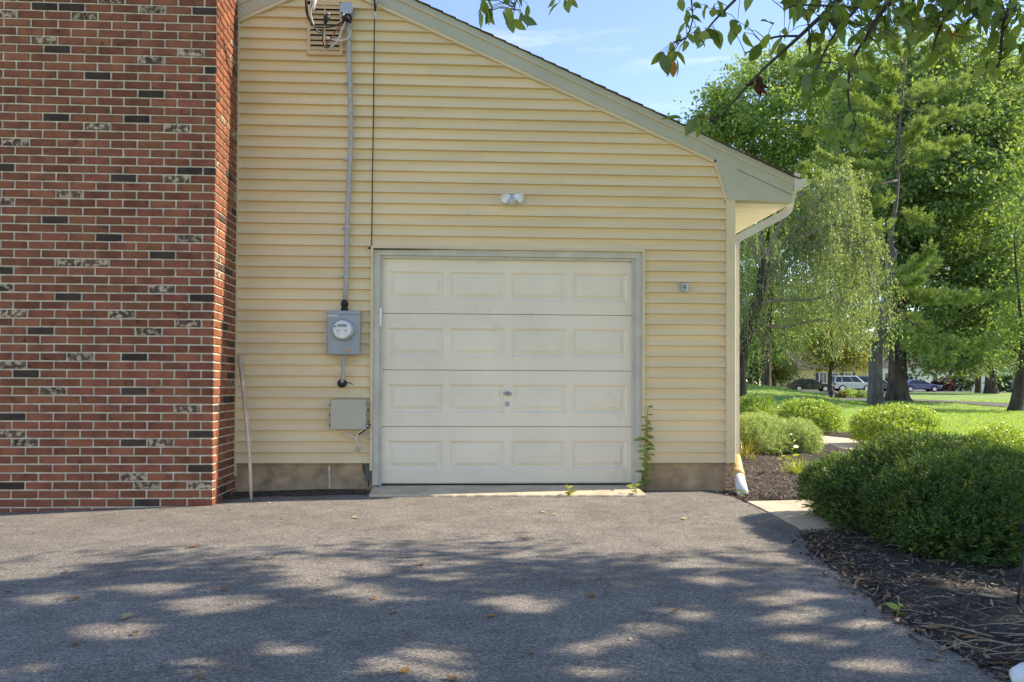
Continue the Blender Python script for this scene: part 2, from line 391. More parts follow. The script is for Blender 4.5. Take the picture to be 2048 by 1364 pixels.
m_leaf_lime = leaf_mat('lime_plant_leaf', [G(0.206, 0.288, 0.044), G(0.317, 0.389, 0.066), G(0.444, 0.475, 0.099)], .45, (1.5, 1.4, .6), .05)
m_grass = leaf_mat('lawn_grass', [G(0.235, 0.372, 0.070), G(0.314, 0.474, 0.097), G(0.470, 0.574, 0.142)], .4, (1.6, 1.5, .5), .03)
m_lawn = M('lawn_turf', (.235, .34, .085), .95, .2, 1.4, bump=.02, bscale=30, col2=(.18, .275, .07))
m_wood_far = leaf_mat('far_wood_leaf', [G(0.068, 0.118, 0.057), G(0.103, 0.156, 0.067), G(0.146, 0.203, 0.080)], .4, None, .04)
m_fallen = leaf_mat('fallen_brown_leaf', [G(.18, .085, .035), G(.26, .14, .06), G(.34, .22, .10)], .25, (1.2, 1, .7), .04)
m_fallen_pale = leaf_mat('fallen_pale_leaf', [G(.48, .36, .20), G(.58, .46, .28)], .25, (1.2, 1, .8), .04)
m_fallen_orange = leaf_mat('fallen_orange_leaf', [G(.42, .19, .05), G(.48, .24, .07)], .25, (1.2, 1, .7), .04)
m_chips = leaf_mat('mulch_chips', [G(.04, .032, .026), G(.08, .062, .05), G(.14, .112, .092), G(.34, .28, .23)], .0, None, .02)

# ------------------------------------------------------------------ the ground
def terrain(x, y):
    x = np.asarray(x, float); y = np.asarray(y, float)
    z = np.interp(y, [-40, 0, 8, 14, 22, 28, 40, 62, 90, 120, 300], [-.5, -.03, .02, .07, .19, .26, .36, .62, .50, .75, 1.2])
    hill = .95 / (1 + np.exp((x - 16.6 - .06 * (y - 27)) / .95)) * np.exp(-((y - 27) / 8.0) ** 2)
    left = .8 / (1 + np.exp((x - 15) / 2.)) * np.clip((y - 27) / 8, 0, 1)
    mound = .16 * np.exp(-(((x - 21.5) / 3.2) ** 2 + ((y - 27) / 3.0) ** 2))
    return z + np.maximum(hill, left * (y > 27)) + mound
def bed_right(y): return np.interp(y, [-14, -7, -3, -.5, 2.5, 6, 9, 12, 14], [6.6, 6.8, 7.3, 8.2, 9.5, 10.2, 10.5, 10.3, 9.0])
def drive_edge(y): return np.interp(y, [-14, -7, -5.2, -4.88, -4.53, -3.78, -2.98, -2.2, -1.62, -.79, -.27, .1], [3.9, 4.12, 4.16, 4.17, 4.16, 4.295, 4.425, 4.684, 4.764, 4.775, 4.774, 4.80])
def drive_z(x, y):
    return -.030 * np.maximum(0, 1.0 - np.asarray(x)) - .004 * np.maximum(0, -np.asarray(y) - .3)

xs = np.unique(np.concatenate([np.arange(-60, 3, 3.), np.arange(3, 14, .3), np.arange(14, 40, 1.), np.arange(40, 260, 6.)]))
ys = np.unique(np.concatenate([np.arange(-40, -8, 3.), np.arange(-8, 14, .3), np.arange(14, 45, 1.), np.arange(45, 300, 6.)]))
X, Y = np.meshgrid(xs, ys)
Z = terrain(X, Y)
inbed = (X < bed_right(Y)) & (Y < 13.6) & (Y > -30)
Z = np.where(inbed, np.minimum(Z, -.0) - .16, Z + .012)
nx, ny = len(xs), len(ys)
idx = np.arange(nx * ny).reshape(ny, nx)
Fq = np.stack([idx[:-1, :-1], idx[:-1, 1:], idx[1:, 1:], idx[1:, :-1]], -1).reshape(-1, 4)
lawn = link('lawn', np_mesh('lawn', np.stack([X, Y, Z], -1).reshape(-1, 3), Fq, m_lawn, True))
tag(lawn, 'wide sunlit green lawn rising gently towards the street and trees', None, None, 'structure')

def sheet(name, pts2, zf, mat, label, kind='structure', smooth=True):
    V = np.array(pts2, float)           # (ny, nx, 2)
    ny_, nx_ = V.shape[:2]
    Zs = zf(V[..., 0], V[..., 1])
    P = np.concatenate([V, Zs[..., None]], -1).reshape(-1, 3)
    i = np.arange(nx_ * ny_).reshape(ny_, nx_)
    q = np.stack([i[:-1, :-1], i[:-1, 1:], i[1:, 1:], i[1:, :-1]], -1).reshape(-1, 4)
    o = link(name, np_mesh(name, P, q, mat, smooth))
    return tag(o, label, None, None, kind)

# driveway
ys = np.concatenate([np.arange(-16, -6, .4), np.arange(-6, .06, .07)])
nz = np.convolve(rng.normal(0, 1, len(ys) + 10), np.ones(7) / 7, 'same')[:len(ys)]
rag = {round(float(y), 3): .022 * float(n_) + random.uniform(-.009, .009) for y, n_ in zip(ys, nz)}
rows = []
for y in ys:
    xe = float(drive_edge(y)) + rag[round(float(y), 3)]
    rows.append([(x, y) for x in np.concatenate([np.linspace(-9, 3.4, 20), np.linspace(3.4, xe, 9)[1:]])])
sheet('driveway', rows, lambda x, y: drive_z(x, y), m_asphalt, 'grey speckled asphalt driveway in front of the garage door')
# crumbled dark verge of the asphalt along the foundation
rows = []
for x in np.arange(.24, 1.50, .035):
    w_ = .10 + .05 * math.sin(x * 9) + random.uniform(-.02, .02) + .12 * max(0, .9 - x)
    rows.append([(x, .01), (x, -.06), (x, -w_ - .1), (x, -w_ - .16)])
sheet('dirt_verge', rows, lambda x, y: drive_z(x, y) + .010 + .012 * (y > -.12) - .008 * (y < -.2), m_dirt, 'dark dirt strip along the foundation left of the garage door')

cl = [(4.74, -1.50), (5.4, -1.50), (6.2, -1.42), (7.0, -1.0), (7.7, -.1), (8.25, 1.4), (8.7, 3.4), (9.05, 5.4), (9.1, 7.2), (8.7, 9.0), (7.9, 10.6), (6.6, 12.0), (5.2, 12.8)]
hw = [.70, .70, .68, .62, .58, .58, .6, .6, .6, .6, .6, .6, .6]
def dense(pts, n):
    pts = np.array(pts, float); t = np.linspace(0, len(pts) - 1, n); k = np.arange(len(pts))
    return np.stack([np.interp(t, k, pts[:, j]) for j in range(pts.shape[1])], -1)
c2 = dense([(a[0], a[1], b) for a, b in zip(cl, hw)], 110)
tn = np.gradient(c2[:, :2], axis=0); tn /= np.linalg.norm(tn, axis=1)[:, None]; tn[:3] = (1, 0)
nn = np.stack([-tn[:, 1], tn[:, 0]], -1)
# planting bed of bark mulch
ys = np.arange(-14, 13.8, .1)
rows = []
for y in ys:
    x0 = float(drive_edge(min(y, .1))) - .03 if y < .05 else 4.9
    rows.append([(x, y) for x in np.linspace(x0, float(bed_right(y)) + .05, 60)])
def bed_z(x, y):
    x = np.asarray(x, float); y = np.asarray(y, float)
    e = np.clip((x - drive_edge(np.minimum(y, .1))) / .35, 0, 1)
    e2 = np.clip((bed_right(y) + .05 - x) / .4, 0, 1)
    bumps = .012 * np.sin(7 * x + 3 * y) * np.sin(5 * y - 2 * x) + .010 * np.sin(17 * x - 4 * y + 1) * np.sin(13 * y + 3 * x)
    base = np.minimum(terrain(x, y), .05) + .015
    base = np.where(y < 0, -.008 + .0 * y, base)
    dmin = np.full(np.shape(x), 9.)
    for p in c2[::2]: dmin = np.minimum(dmin, np.hypot(x - p[0], y - p[1]) / p[2])
    base = base - .075 * np.clip((1.10 - dmin) / .12, 0, 1)
    return base + (.035 * e * e2 + bumps * e * e2) + drive_z(x, np.minimum(y, 0)) * (y < 0)
sheet('mulch_bed', rows, bed_z, m_mulch, 'dark bark mulch bed between the driveway, the house and the lawn')

# concrete front walk: leaves the driveway, bends behind the big shrub and runs back along the house front
def walk_z(x, y): return np.interp(x, [4.7, 5.2, 6], [.004, .012, .026]) + np.maximum(0, np.minimum(terrain(x, y), .05)) * (y > 0)
slab0 = 0
wk = empty('front_walk', (6.5, 0, 0)); tag(wk, None, None, None, 'structure')
cuts = list(range(0, 110, 9)) + [109]
for a, b in zip(cuts[:-1], cuts[1:]):
    b_ = b
    L_ = [c2[i, :2] + nn[i] * c2[i, 2] for i in range(a, b_ + 1)]; R_ = [c2[i, :2] - nn[i] * c2[i, 2] for i in range(a, b_ + 1)]
    d0 = tn[a] * .006; d1 = -tn[b_] * .006
    for Q in (L_, R_): Q[0] = Q[0] + d0; Q[-1] = Q[-1] + d1
    if a == 0:      # the first slab meets the slanting driveway edge
        L_[0] = np.array((4.79, -.80)); R_[0] = np.array((4.70, -2.19))
    mb = MB(); n_ = len(L_)
    vs = []
    for p in L_ + R_:
        vs.append((p[0] - 6.5, p[1], float(walk_z(p[0], p[1]))))
    vs += [(v[0], v[1], v[2] - .09) for v in vs]
    fs = []
    for i in range(n_ - 1):
        fs.append((i, n_ + i, n_ + i + 1, i + 1))
        fs.append((i, i + 1, 2 * n_ + i + 1, 2 * n_ + i)); fs.append((n_ + i + 1, n_ + i, 3 * n_ + i, 3 * n_ + i + 1))
    fs += [(0, 2 * n_, 3 * n_, n_), (n_ - 1, 2 * n_ - 1, 4 * n_ - 1, 3 * n_ - 1)]
    mb.add(vs, fs); mb.build('concrete_slab', m_conc, wk)

# garage apron
mb = MB()
ax0, ax1 = 1.50, 3.985
n_ = 60
vs, fs = [], []
for i in range(n_ + 1):
    x = ax0 + (ax1 - ax0) * i / n_
    yf = -.385 - .06 * (i / n_) + .006 * math.sin(i * 1.7) + random.uniform(-.004, .004)
    zf = float(drive_z(x, -.4)) + .016
    vs += [(x, .35, .052), (x, .02, .048), (x, yf + .012, zf + .004), (x, yf, zf - .004), (x, yf - .006, zf - .05)]
for i in range(n_):
    for j in range(4): fs.append((i * 5 + j, (i + 1) * 5 + j, (i + 1) * 5 + j + 1, i * 5 + j + 1))
fs += [(0, 1, 2, 3, 4), tuple(n_ * 5 + k for k in (4, 3, 2, 1, 0))]
tag(mb.add(vs, fs).build('concrete_apron', m_conc), 'pale concrete apron strip under the garage door', None, None, 'structure')

# street crossing behind the lawn, with its kerb-side gravel edge
st = dense([(29.5, 8), (27.9, 17), (26.6, 23.6), (25.5, 28.5), (24.9, 36), (24.7, 48), (24.7, 66), (24.7, 92)], 60)
t_ = np.gradient(st, axis=0); t_ /= np.linalg.norm(t_, axis=1)[:, None]; n2 = np.stack([-t_[:, 1], t_[:, 0]], -1)
rows = [[tuple(p + q * w_) for w_ in (-3, -1.5, 0, 1.5, 3)] for p, q in zip(st, n2)]
sheet('street', rows, lambda x, y: terrain(x, y) + .035, m_road, 'grey asphalt street crossing beyond the lawn')
# far driveway apron under the parked cars
rows = [[(x, y) for y in (84, 88, 92, 97, 101)] for x in np.arange(36, 110, 2.)]
sheet('parking_lane', rows, lambda x, y: terrain(x, y) + .05, m_road, 'distant grey asphalt lane under the parked cars')

# ------------------------------------------------------------------ the garage end of the house
house = tag(empty('garage_house', (3, 0, 0)), 'cream vinyl sided gable end of a house with an attached single garage', 'house')
HX = 3.0
class HB(MB):
    """builder whose points are world coordinates, stored relative to the house Empty"""
    def build(s, name, mats, parent=None, smooth=False):
        s.v = [(a - HX, b, c) for a, b, c in s.v] if (parent is house) else s.v
        return MB.build(s, name, mats, parent, smooth)
def sub(mb, name, mats, parent, smooth=False):
    """sub-part: its parent part sits at the house origin, so store house-relative"""
    mb.v = [(a - HX, b, c) for a, b, c in mb.v]
    return MB.build(mb, name, mats, parent, smooth)

SL_R, SL_L = .44, .477
PEAK_X = 1.05
def z_in(x):      # lower edge of the rake trim
    return 4.629 - SL_R * (x - 1.346) if x >= PEAK_X else 4.629 - SL_R * (PEAK_X - 1.346) - SL_L * (PEAK_X - x)
PEAK_Z = z_in(PEAK_X)
ZS, CH = .268, .1016
X0, X1 = .236, 4.848
TR_T, TR_L, TR_R = 2.300, 1.469, 4.060      # outer edges of the door trim
HC = .4525
WALL_L = -2.6

# foundation, wall core, rear volume
hb = HB(); hb.box((WALL_L, .012, -.3), (1.52, 8.8, ZS + .01)); hb.build('foundation', m_found, house)
hb = HB(); hb.box((3.99, .012, -.3), (4.862, 8.8, ZS + .01)); hb.build('foundation', m_found, house)
core = HB()
core.prism([(WALL_L, ZS), (TR_L + .03, ZS), (TR_L + .03, TR_T - .03), (TR_R - .03, TR_T - .03), (TR_R - .03, ZS), (4.90, ZS), (4.90, 3.0), (4.728, z_in(4.728) + .02), (PEAK_X, PEAK_Z + .02), (WALL_L, z_in(WALL_L) + .02)], 'y', .004, .12)
core.box((4.80, .13, ZS), (4.90, 8.8, 2.95))
core.box((WALL_L, 8.68, ZS), (4.79, 8.8, 2.95))
core.build('wall_core', m_siding, house)
# interior darkness behind the door edges
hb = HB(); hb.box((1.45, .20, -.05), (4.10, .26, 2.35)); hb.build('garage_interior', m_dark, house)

PROF = [(-.0008, 1.02), (-.0010, .95), (-.0020, .80), (-.0085, .56), (-.0210, .28), (-.0370, .06), (-.0410, .012), (-.0400, .0), (-.0020, .004)]
def rake_x_right(z): return PEAK_X + (PEAK_Z - z) / SL_R if z > z_in(4.728) else (4.728 + (3.142 - z) / (3.142 - 2.781) * .108 if z > 2.781 else X1)
def rake_x_left(z): return max(X0, PEAK_X - (PEAK_Z - z) / SL_L)
def plank(k, xl, xr, dy=0.):
    z0 = ZS + k * CH
    vs, fs = [], []
    n = 0
    for y, t in PROF:
        z = z0 + t * CH
        zc = min(z, PEAK_Z - .002)
        l = max(xl, rake_x_left(zc)) if xl <= X0 + .001 else max(xl, rake_x_left(zc))
        r = min(xr, rake_x_right(zc), X1)
        if r <= l: r = l + .001
        vs += [(l, y + dy, zc), (r, y + dy, zc)]; n += 1
    for i in range(n - 1): fs.append((2 * i, 2 * i + 1, 2 * i + 3, 2 * i + 2))
    hb = HB(); hb.add(vs, fs); hb.build('siding_plank', m_siding, house)
seams = {33: 1.115, 32: 1.115, 31: 1.788, 30: 1.788, 29: 2.53, 28: 2.53, 27: 3.30, 26: 3.30, 25: 3.95, 24: 3.95, 23: 2.4, 22: 2.4, 21: 1.769, 20: 1.769, 37: 2.0, 36: 2.0}
for k in range(0, 45):
    z0 = ZS + k * CH
    if z0 > PEAK_Z - .03: break
    if k < 20:
        plank(k, X0, TR_L + .004); plank(k, TR_R - .004, X1)
    elif k in seams:
        plank(k, X0, seams[k]); plank(k, seams[k] - .015, X1, -.004)
    else:
        plank(k, X0, X1)
# trims of the wall
hb = HB(); hb.box((X0 - .035, -.046, .15), (X0 + .004, .01, z_in(X0) + .02)); hb.build('corner_channel', m_trim, house)
hb = HB(); hb.cbox((X1, -.051, .268), (4.938, .012, 2.79)); hb.box((4.872, .013, .268), (4.938, .10, 2.79)); hb.build('corner_post', m_trim, house)
# side wall along the front of the house (seen edge on)
hb = HB()
for k in range(25):
    z0 = ZS + k * CH
    hb.add([(4.918, .10, z0), (4.902, .10, z0 + CH), (4.902, 8.8, z0 + CH), (4.918, 8.8, z0), (4.902, .10, z0), (4.902, 8.8, z0)], [(0, 1, 2, 3), (0, 3, 5, 4)])
hb.build('side_wall_siding', m_siding, house)

# rake trim, rake board, crown strip
def band(lo, hi, y0, y1, name, mat, xr_lo, xr_hi, both=True):
    hb = HB()
    pr = [(PEAK_X, PEAK_Z + lo), (xr_lo, z_in(xr_lo) + lo), (xr_hi, z_in(xr_hi) + hi), (PEAK_X, PEAK_Z + hi)]
    hb.prism(pr, 'y', y0, y1)
    hb.build(name, mat, house)
    hb = HB()
    pl = [(PEAK_X - .0015, PEAK_Z + lo), (PEAK_X - .0015, PEAK_Z + hi), (WALL_L, z_in(WALL_L) + hi), (WALL_L, z_in(WALL_L) + lo)]
    hb.prism(pl, 'y', y0, y1)
    hb.build(name, mat, house)
band(.0, .036, -.047, .02, 'rake_channel', m_trim, 4.728, 4.728)
band(.034, .158, -.054, .05, 'rake_board', m_grey_trim, 4.76, 4.76)
band(.150, .212, -.066, .06, 'rake_crown', m_grey_trim, 5.508, 5.508)
hb = HB(); hb.prism([(PEAK_X - .0015, PEAK_Z + .145), (5.508, z_in(5.508) + .145), (5.508, z_in(5.508) + .1535), (PEAK_X - .0015, PEAK_Z + .1535)], 'y', -.072, -.05); hb.build('lit_edge_strip', m_trim, house)  # pale strip paints in the lit lower edge of the rake crown
# eave return box
xb = 4.757
hb = HB(); hb.prism([(4.748, z_in(4.748) + .034), (4.862, 2.786), (5.496, 2.772), (5.503, z_in(5.503) + .149), (4.76, z_in(4.76) + .149)], 'y', -.058, .045); hb.build('eave_return', m_grey_trim, house)
hb = HB(); hb.prism([(4.728, 3.142), (4.836, 2.781), (4.868, 2.781), (4.760, 3.150)], 'y', -.047, .02); hb.build('return_channel', m_trim, house)
hb = HB(); hb.tube([(4.95, -.0585, z_in(4.95) + .036), (5.49, -.0585, z_in(5.49) + .036)], .0022, 5); hb.build('return_seam', m_dark, house)
# soffit with its grooves, fascia
for i in range(46):
    y0 = .05 + i * .19
    hb = HB(); hb.box((4.93, y0 + .002, 2.776), (5.490, y0 + .188, 2.784)); hb.build('soffit_panel', m_white, house)
hb = HB(); hb.box((5.490, .046, 2.772), (5.503, 8.8, 2.99)); hb.build('fascia', m_white, house)
hb = HB(); hb.box((4.93, .05, 2.80), (5.489, 8.8, 2.83)); hb.build('soffit_board', m_dark, house)

# roof: shingle courses, stepped
def roof_side(sign):
    slope = SL_R if sign > 0 else SL_L
    x_end = 5.56 if sign > 0 else WALL_L - .2
    hb = HB(); ln = abs(x_end - PEAK_X); n = int(ln / .118)
    for i in range(n):
        a, b = PEAK_X + sign * ln * i / n, PEAK_X + sign * ln * (i + 1.12) / n
        if i == n - 1: b = x_end
        za, zb = PEAK_Z + .213 - slope * abs(a - PEAK_X), PEAK_Z + .213 - slope * abs(b - PEAK_X)
        yj = -.080 - random.uniform(0, .010)
        y = yj
        while y < 8.9:
            y2 = min(8.9, y + .9)
            e = random.uniform(0, .004)
            hb.add([(a, y, za + .004), (b, y, zb + .013 + e * .6), (b, y2 - .004, zb + .013 + e * .6), (a, y2 - .004, za + .004), (a, y, za - .004), (b, y, zb), (b, y2 - .004, zb), (a, y2 - .004, za - .004)],
                   [(0, 1, 2, 3), (0, 4, 5, 1), (1, 5, 6, 2), (2, 6, 7, 3), (4, 7, 6, 5), (0, 3, 7, 4)])
            y = y2
    return hb
for s_ in (1, -1):
    o = roof_side(s_).build('roof_shingles', m_shingle, house)
    o['kind'] = 'stuff'

# gutter and downspout
hb = HB()
gp = [(5.505, 2.995), (5.505, 2.885), (5.565, 2.885), (5.585, 2.905), (5.600, 2.935), (5.628, 2.962), (5.634, 2.995), (5.628, 2.995), (5.620, 2.968), (5.594, 2.942), (5.578, 2.912), (5.562, 2.893), (5.512, 2.893), (5.512, 2.995)]
hb.prism(gp, 'y', -.075, 8.8)
hb.prism([(5.5055, 2.994), (5.5055, 2.886), (5.565, 2.886), (5.585, 2.906), (5.600, 2.936), (5.627, 2.963), (5.633, 2.994)], 'y', -.079, -.0755)
hb.build('gutter', m_gutter, house)
hb = HB(); hb.add([(5.504, -.076, 3.06), (5.56, -.10, 3.036), (5.545, -.076, 2.99), (5.504, -.076, 2.99), (5.504, .2, 3.06), (5.56, .2, 3.036)], [(0, 1, 2, 3), (0, 4, 5, 1)]); hb.build('gutter_flashing', m_gutter, house)
hb = HB()
dp = [(5.552, .16, 2.89), (5.550, .16, 2.80), (5.535, .16, 2.745), (5.50, .16, 2.705), (5.44, .155, 2.672), (5.03, .10, 2.455), (4.985, .09, 2.42), (4.972, .085, 2.36), (4.970, .07, .31)]
hb.tube(dp, [(.028, .037)] * len(dp), sq=True); hb.build('downspout', m_gutter, house)

# gable vent
va = HB(); va.prism([(.848, 4.068), (1.208, 4.068), (1.208, 4.60), (.848, 4.60)], 'y', -.012, .0)
va.prism([(.866, 4.085), (1.19, 4.085), (1.19, 4.100), (.866, 4.100)], 'y', -.050, -.0125)
for a, b, c, d in ((.866, 4.1005, .892, 4.585), (1.164, 4.1005, 1.19, 4.585), (.866, 4.555, 1.19, 4.585), (.892, 4.1005, 1.164, 4.122)):
    va.box((a, -.045, b), (c, -.0125, d))
m_vent = M('tan_vent_plastic', (.66, .48, .28), .5, .05, 4)
vent = va.build('gable_vent', m_vent, house)
vb = MB(); vb.box((.893, -.0165, 4.123), (1.163, -.0125, 4.554)); sub(vb, 'vent_backing', m_dark, vent)
for i in range(9):
    z = 4.130 + i * .0485
    vb = MB(); vb.add([(.893, -.045, z), (1.163, -.045, z), (1.163, -.024, z + .030), (.893, -.024, z + .030), (.893, -.047, z + .009), (1.163, -.047, z + .009), (1.163, -.026, z + .040), (.893, -.026, z + .040)],
                      [(0, 1, 2, 3), (4, 7, 6, 5), (0, 4, 5, 1), (3, 2, 6, 7)]); sub(vb, 'vent_louver', m_vent, vent)
vb = MB(); vb.box((1.020, -.048, 4.123), (1.032, -.044, 4.554)); sub(vb, 'vent_mullion', m_vent, vent)

# door trim: outer channel, casing, stop
def frame(x0, x1, z1, w, y0, y1, name, mat, zb=.05):
    for pts in ([(x0, zb), (x0 + w, zb), (x0 + w, z1 - w), (x0, z1)], [(x1, zb), (x1, z1), (x1 - w, z1 - w), (x1 - w, zb)], [(x0, z1), (x0 + w, z1 - w), (x1 - w, z1 - w), (x1, z1)]):
        hb = HB(); hb.prism(pts, 'y', y0, y1); hb.build(name, mat, house)
frame(TR_L, TR_R, TR_T, .022, -.050, .01, 'trim_channel', m_trim, .20)
frame(TR_L + .0225, TR_R - .0225, TR_T - .0225, .058, -.016, .06, 'door_casing', m_casing, .06)
frame(TR_L + .081, TR_R - .081, TR_T - .081, .024, .012, .075, 'door_stop', m_casing, .055)
hb = HB(); hb.tube([(1.558, -.004, 1.55), (1.558, -.004, 1.72)], .011, 8); hb.build('trim_bracket', m_white, house)

# sectional garage door
DX0, DX1, DZ0, DZ1 = 1.568, 3.962, .070, 2.212
door = HB(); door.box((DX0, .083, DZ0 - .008), (DX1, .11, DZ1)); door = door.build('garage_door', m_door, house)
SH = (DZ1 - DZ0) / 4
def section(i):
    z0, z1 = DZ0 + i * SH + .0014, DZ0 + (i + 1) * SH - .0014
    mb = MB(); y = .055
    w = DX1 - DX0; g = .060; m = .050
    pw = (w - 2 * m - 3 * g) / 4
    pz0, pz1 = z0 + .125, z1 - .130
    def quad(x0, x1, a, b, yy=y): mb.add([(x0, yy, a), (x1, yy, a), (x1, yy, b), (x0, yy, b)], [(0, 1, 2, 3)])
    quad(DX0, DX1, z0 + .002, pz0); quad(DX0, DX1, pz1, z1 - .002)
    mb.add([(DX0, y, z0 + .002), (DX1, y, z0 + .002), (DX1, y + .026, z0), (DX0, y + .026, z0)], [(0, 1, 2, 3)])
    mb.add([(DX0, y, z1 - .002), (DX1, y, z1 - .002), (DX1, y + .026, z1), (DX0, y + .026, z1)], [(0, 1, 2, 3)])
    xs_ = [DX0 + m + j * (pw + g) for j in range(4)]
    quad(DX0, xs_[0], pz0, pz1); quad(xs_[3] + pw, DX1, pz0, pz1)
    for j in range(3): quad(xs_[j] + pw, xs_[j + 1], pz0, pz1)
    for x0 in xs_:
        x1 = x0 + pw; rings = []
        for ins, yy in ((0, y), (.006, y + .002), (.022, y + .017), (.032, y + .018), (.038, y + .018), (.066, y + .005), (.072, y + .004)):
            rings.append([(x0 + ins, yy, pz0 + ins), (x1 - ins, yy, pz0 + ins), (x1 - ins, yy, pz1 - ins), (x0 + ins, yy, pz1 - ins)])
        vs = [p for r_ in rings for p in r_]; fs = []
        for k in range(len(rings) - 1):
            for q in range(4): fs.append((k * 4 + q, k * 4 + (q + 1) % 4, k * 4 + 4 + (q + 1) % 4, k * 4 + 4 + q))
        k = (len(rings) - 1) * 4; fs.append((k, k + 1, k + 2, k + 3)); mb.add(vs, fs)
    sub(mb, 'door_section', m_door, door)
for i in range(4): section(i)
mb = MB(); mb.box((DX0 - .002, .058, .042), (DX1 + .002, .09, DZ0 - .009)); sub(mb, 'bottom_seal', m_black, door)
mb = MB(); mb.lathe([(.022, 0), (.022, .006), (.014, .010), (.014, .03), (.012, .034)], (2.757, .0545, .922), (0, -1, 0), 16)
mb.prism([(2.712, .918), (2.735, .908), (2.779, .908), (2.802, .918), (2.802, .926), (2.779, .936), (2.735, .936), (2.712, .926)], 'y', .012, .020)
sub(mb, 'door_handle', m_steel, door, True)
mb = MB(); mb.lathe([(.024, 0), (.023, .005), (.012, .008), (.011, .006)], (2.757, .0545, .822), (0, -1, 0), 18); mb.box((2.7555, .0455, .816), (2.7585, .047, .828)); sub(mb, 'door_lock', m_steel, door)

# ------------------------------------------------------------------ brick chimney
chim = tag(empty('brick_chimney', (-.9, -.7, 0)), 'wide red brick chimney with dark and cream speckled bricks beside the siding', 'chimney')
CXR, CYF, CXL = .226, -.735, -2.30
BL, BH, JX, JZ = .2040, .0580, .0165, .0138
PX, PZ = BL + JX, BH + JZ
mb = MB(); mb.box((CXL - .9 + .9, CYF + .008, -.35), (CXR - .008, .0, 5.9)); mb.v = [(a + .9, b + .7, c) for a, b, c in mb.v]; mb.build('mortar_core', m_mortar, chim)
rows_n = int(6.1 / PZ)
ZB = -.1005
dark_px = [(108, 95), (408, 135), (405, 20), (283, 183), (250, 228), (105, 228), (102, 430), (405, 333), (10, 327), (232, 347), (205, 465), (335, 515), (25, 545), (155, 598), (405, 600), (105, 663), (280, 714), (280, 880), (375, 930), (45, 963), (300, 997), (400, 863), (187, 147), (100, 3), (270, 780), (20, 832), (60, 752)]
cream_px = [(80, 77), (360, 100), (285, 115), (238, 3), (180, 245), (20, 27), (38, 277), (380, 253), (335, 350), (145, 380), (15, 395), (380, 483), (132, 515), (203, 530), (25, 578), (330, 582), (400, 598), (258, 630), (48, 630), (165, 713), (300, 665), (375, 648), (124, 780), (378, 813), (310, 880), (75, 880), (280, 947), (392, 965), (45, 863), (160, 28), (85, 77), (283, 978), (12, 728)]
special = {}
def key_of(px, py):
    p = onY(px, py, CYF)
    r = int((p[2] - ZB) / PZ)
    return r, p[0]
sp = [(key_of(*q), 1) for q in dark_px] + [(key_of(*q), 2) for q in cream_px]
mats_b = [m_brick, m_brick_dark, m_brick_cream]
def brick_mesh(l, h, d, mi, var, face):
    """face 'f': front face towards -Y; 's': face towards +X"""
    rr = random.Random(var * 31 + mi)
    mb = MB(); c = .0035
    j = lambda: rr.uniform(-.0016, .0016)
    def ring(y, i, jj): return [(-l / 2 + i + jj(), y, -h / 2 + i + jj()), (l / 2 - i + jj(), y, -h / 2 + i + jj()), (l / 2 - i + jj(), y, h / 2 - i + jj()), (-l / 2 + i + jj(), y, h / 2 - i + jj())]
    vs = ring(-d, c, j) + ring(-d + c, 0, j) + ring(.004, 0, lambda: 0)
    fs = [(0, 1, 2, 3)]
    for k in (0, 4):
        for i in range(4): fs.append((k + i, k + 4 + i, k + 4 + (i + 1) % 4, k + (i + 1) % 4))
    if face == 's': vs = [(-y, x, z) for x, y, z in vs]
    mb.add(vs, fs); return mb
cache = {}
def get_mesh(l, mi, face):
    v = random.randrange(6); kk = (round(l, 3), mi, v, face)
    if kk not in cache: cache[kk] = brick_mesh(l, BH, .010, mi, v, face).mesh('brick', mats_b[mi])
    return cache[kk]
bricks = []      # (distance to camera, kind, x, y, z, length, material)
def pick(r, x, l):
    for (rr, xx), k in sp:
        if rr == r and abs(xx - x) < PX / 2: return k
    if x < -1.6 or r > 58:
        u = random.random(); return 1 if u < .05 else (2 if u < .1 else 0)
    return 0
for r in range(rows_n):
    z = ZB + r * PZ + BH / 2
    full_front = r % 2 == 1
    x = CXR
    l = BL if full_front else (BL - JX) / 2 + .004
    first = True
    while x - l > CXL:
        xc = x - l / 2
        bricks.append(('f', xc, CYF + .008, z, l, pick(r, xc, l)))
        x -= l + JX; l = BL
    # the side towards the siding
    y = CYF
    l = (BL - JX) / 2 + .004 if full_front else BL
    y += .012      # the corner brick shows its end; keep clear of the front brick
    l -= .012
    while y < -.03:
        l2 = min(l, -.004 - y)
        if l2 < .03: break
        u = random.random()
        bricks.append(('s', CXR - .008, y + l2 / 2, z, l2, 1 if u < .06 else (2 if u < .13 else 0)))
        y += l2 + JX; l = BL
def dist(b): return (b[1] - CAM[0]) ** 2 + (b[2] - CAM[1]) ** 2 + (b[3] - CAM[2]) ** 2
def seen(b):
    v = np.array((b[1], b[2], b[3])) - CAM; d = v @ FWD
    px = 1024 + SHX + F_PX * (v @ RIGHT) / d; py = 682 + SHY - F_PX * (v @ UP) / d
    return 0 < px < 2048 and 0 < py < 1364
def size(b): return (b[4] if b[0] == 'f' else b[4] * .25) * (1 if seen(b) else .01) / dist(b)
bricks.sort(key=size, reverse=True)
for b in bricks[:300]:
    o = link('brick', get_mesh(b[4], b[5], b[0]), chim)
    o.location = (b[1] + .9, b[2] + .7 + random.uniform(-.0012, .0012), b[3])
rest = MB()
for b in bricks[300:]:
    q = brick_mesh(b[4], BH, .010, b[5], random.randrange(9), b[0])
    rest.add([(x + b[1] + .9, y + b[2] + .7, z + b[3]) for x, y, z in q.v], q.f, b[5])
o = rest.build('brick_courses', mats_b, chim); o['kind'] = 'stuff'

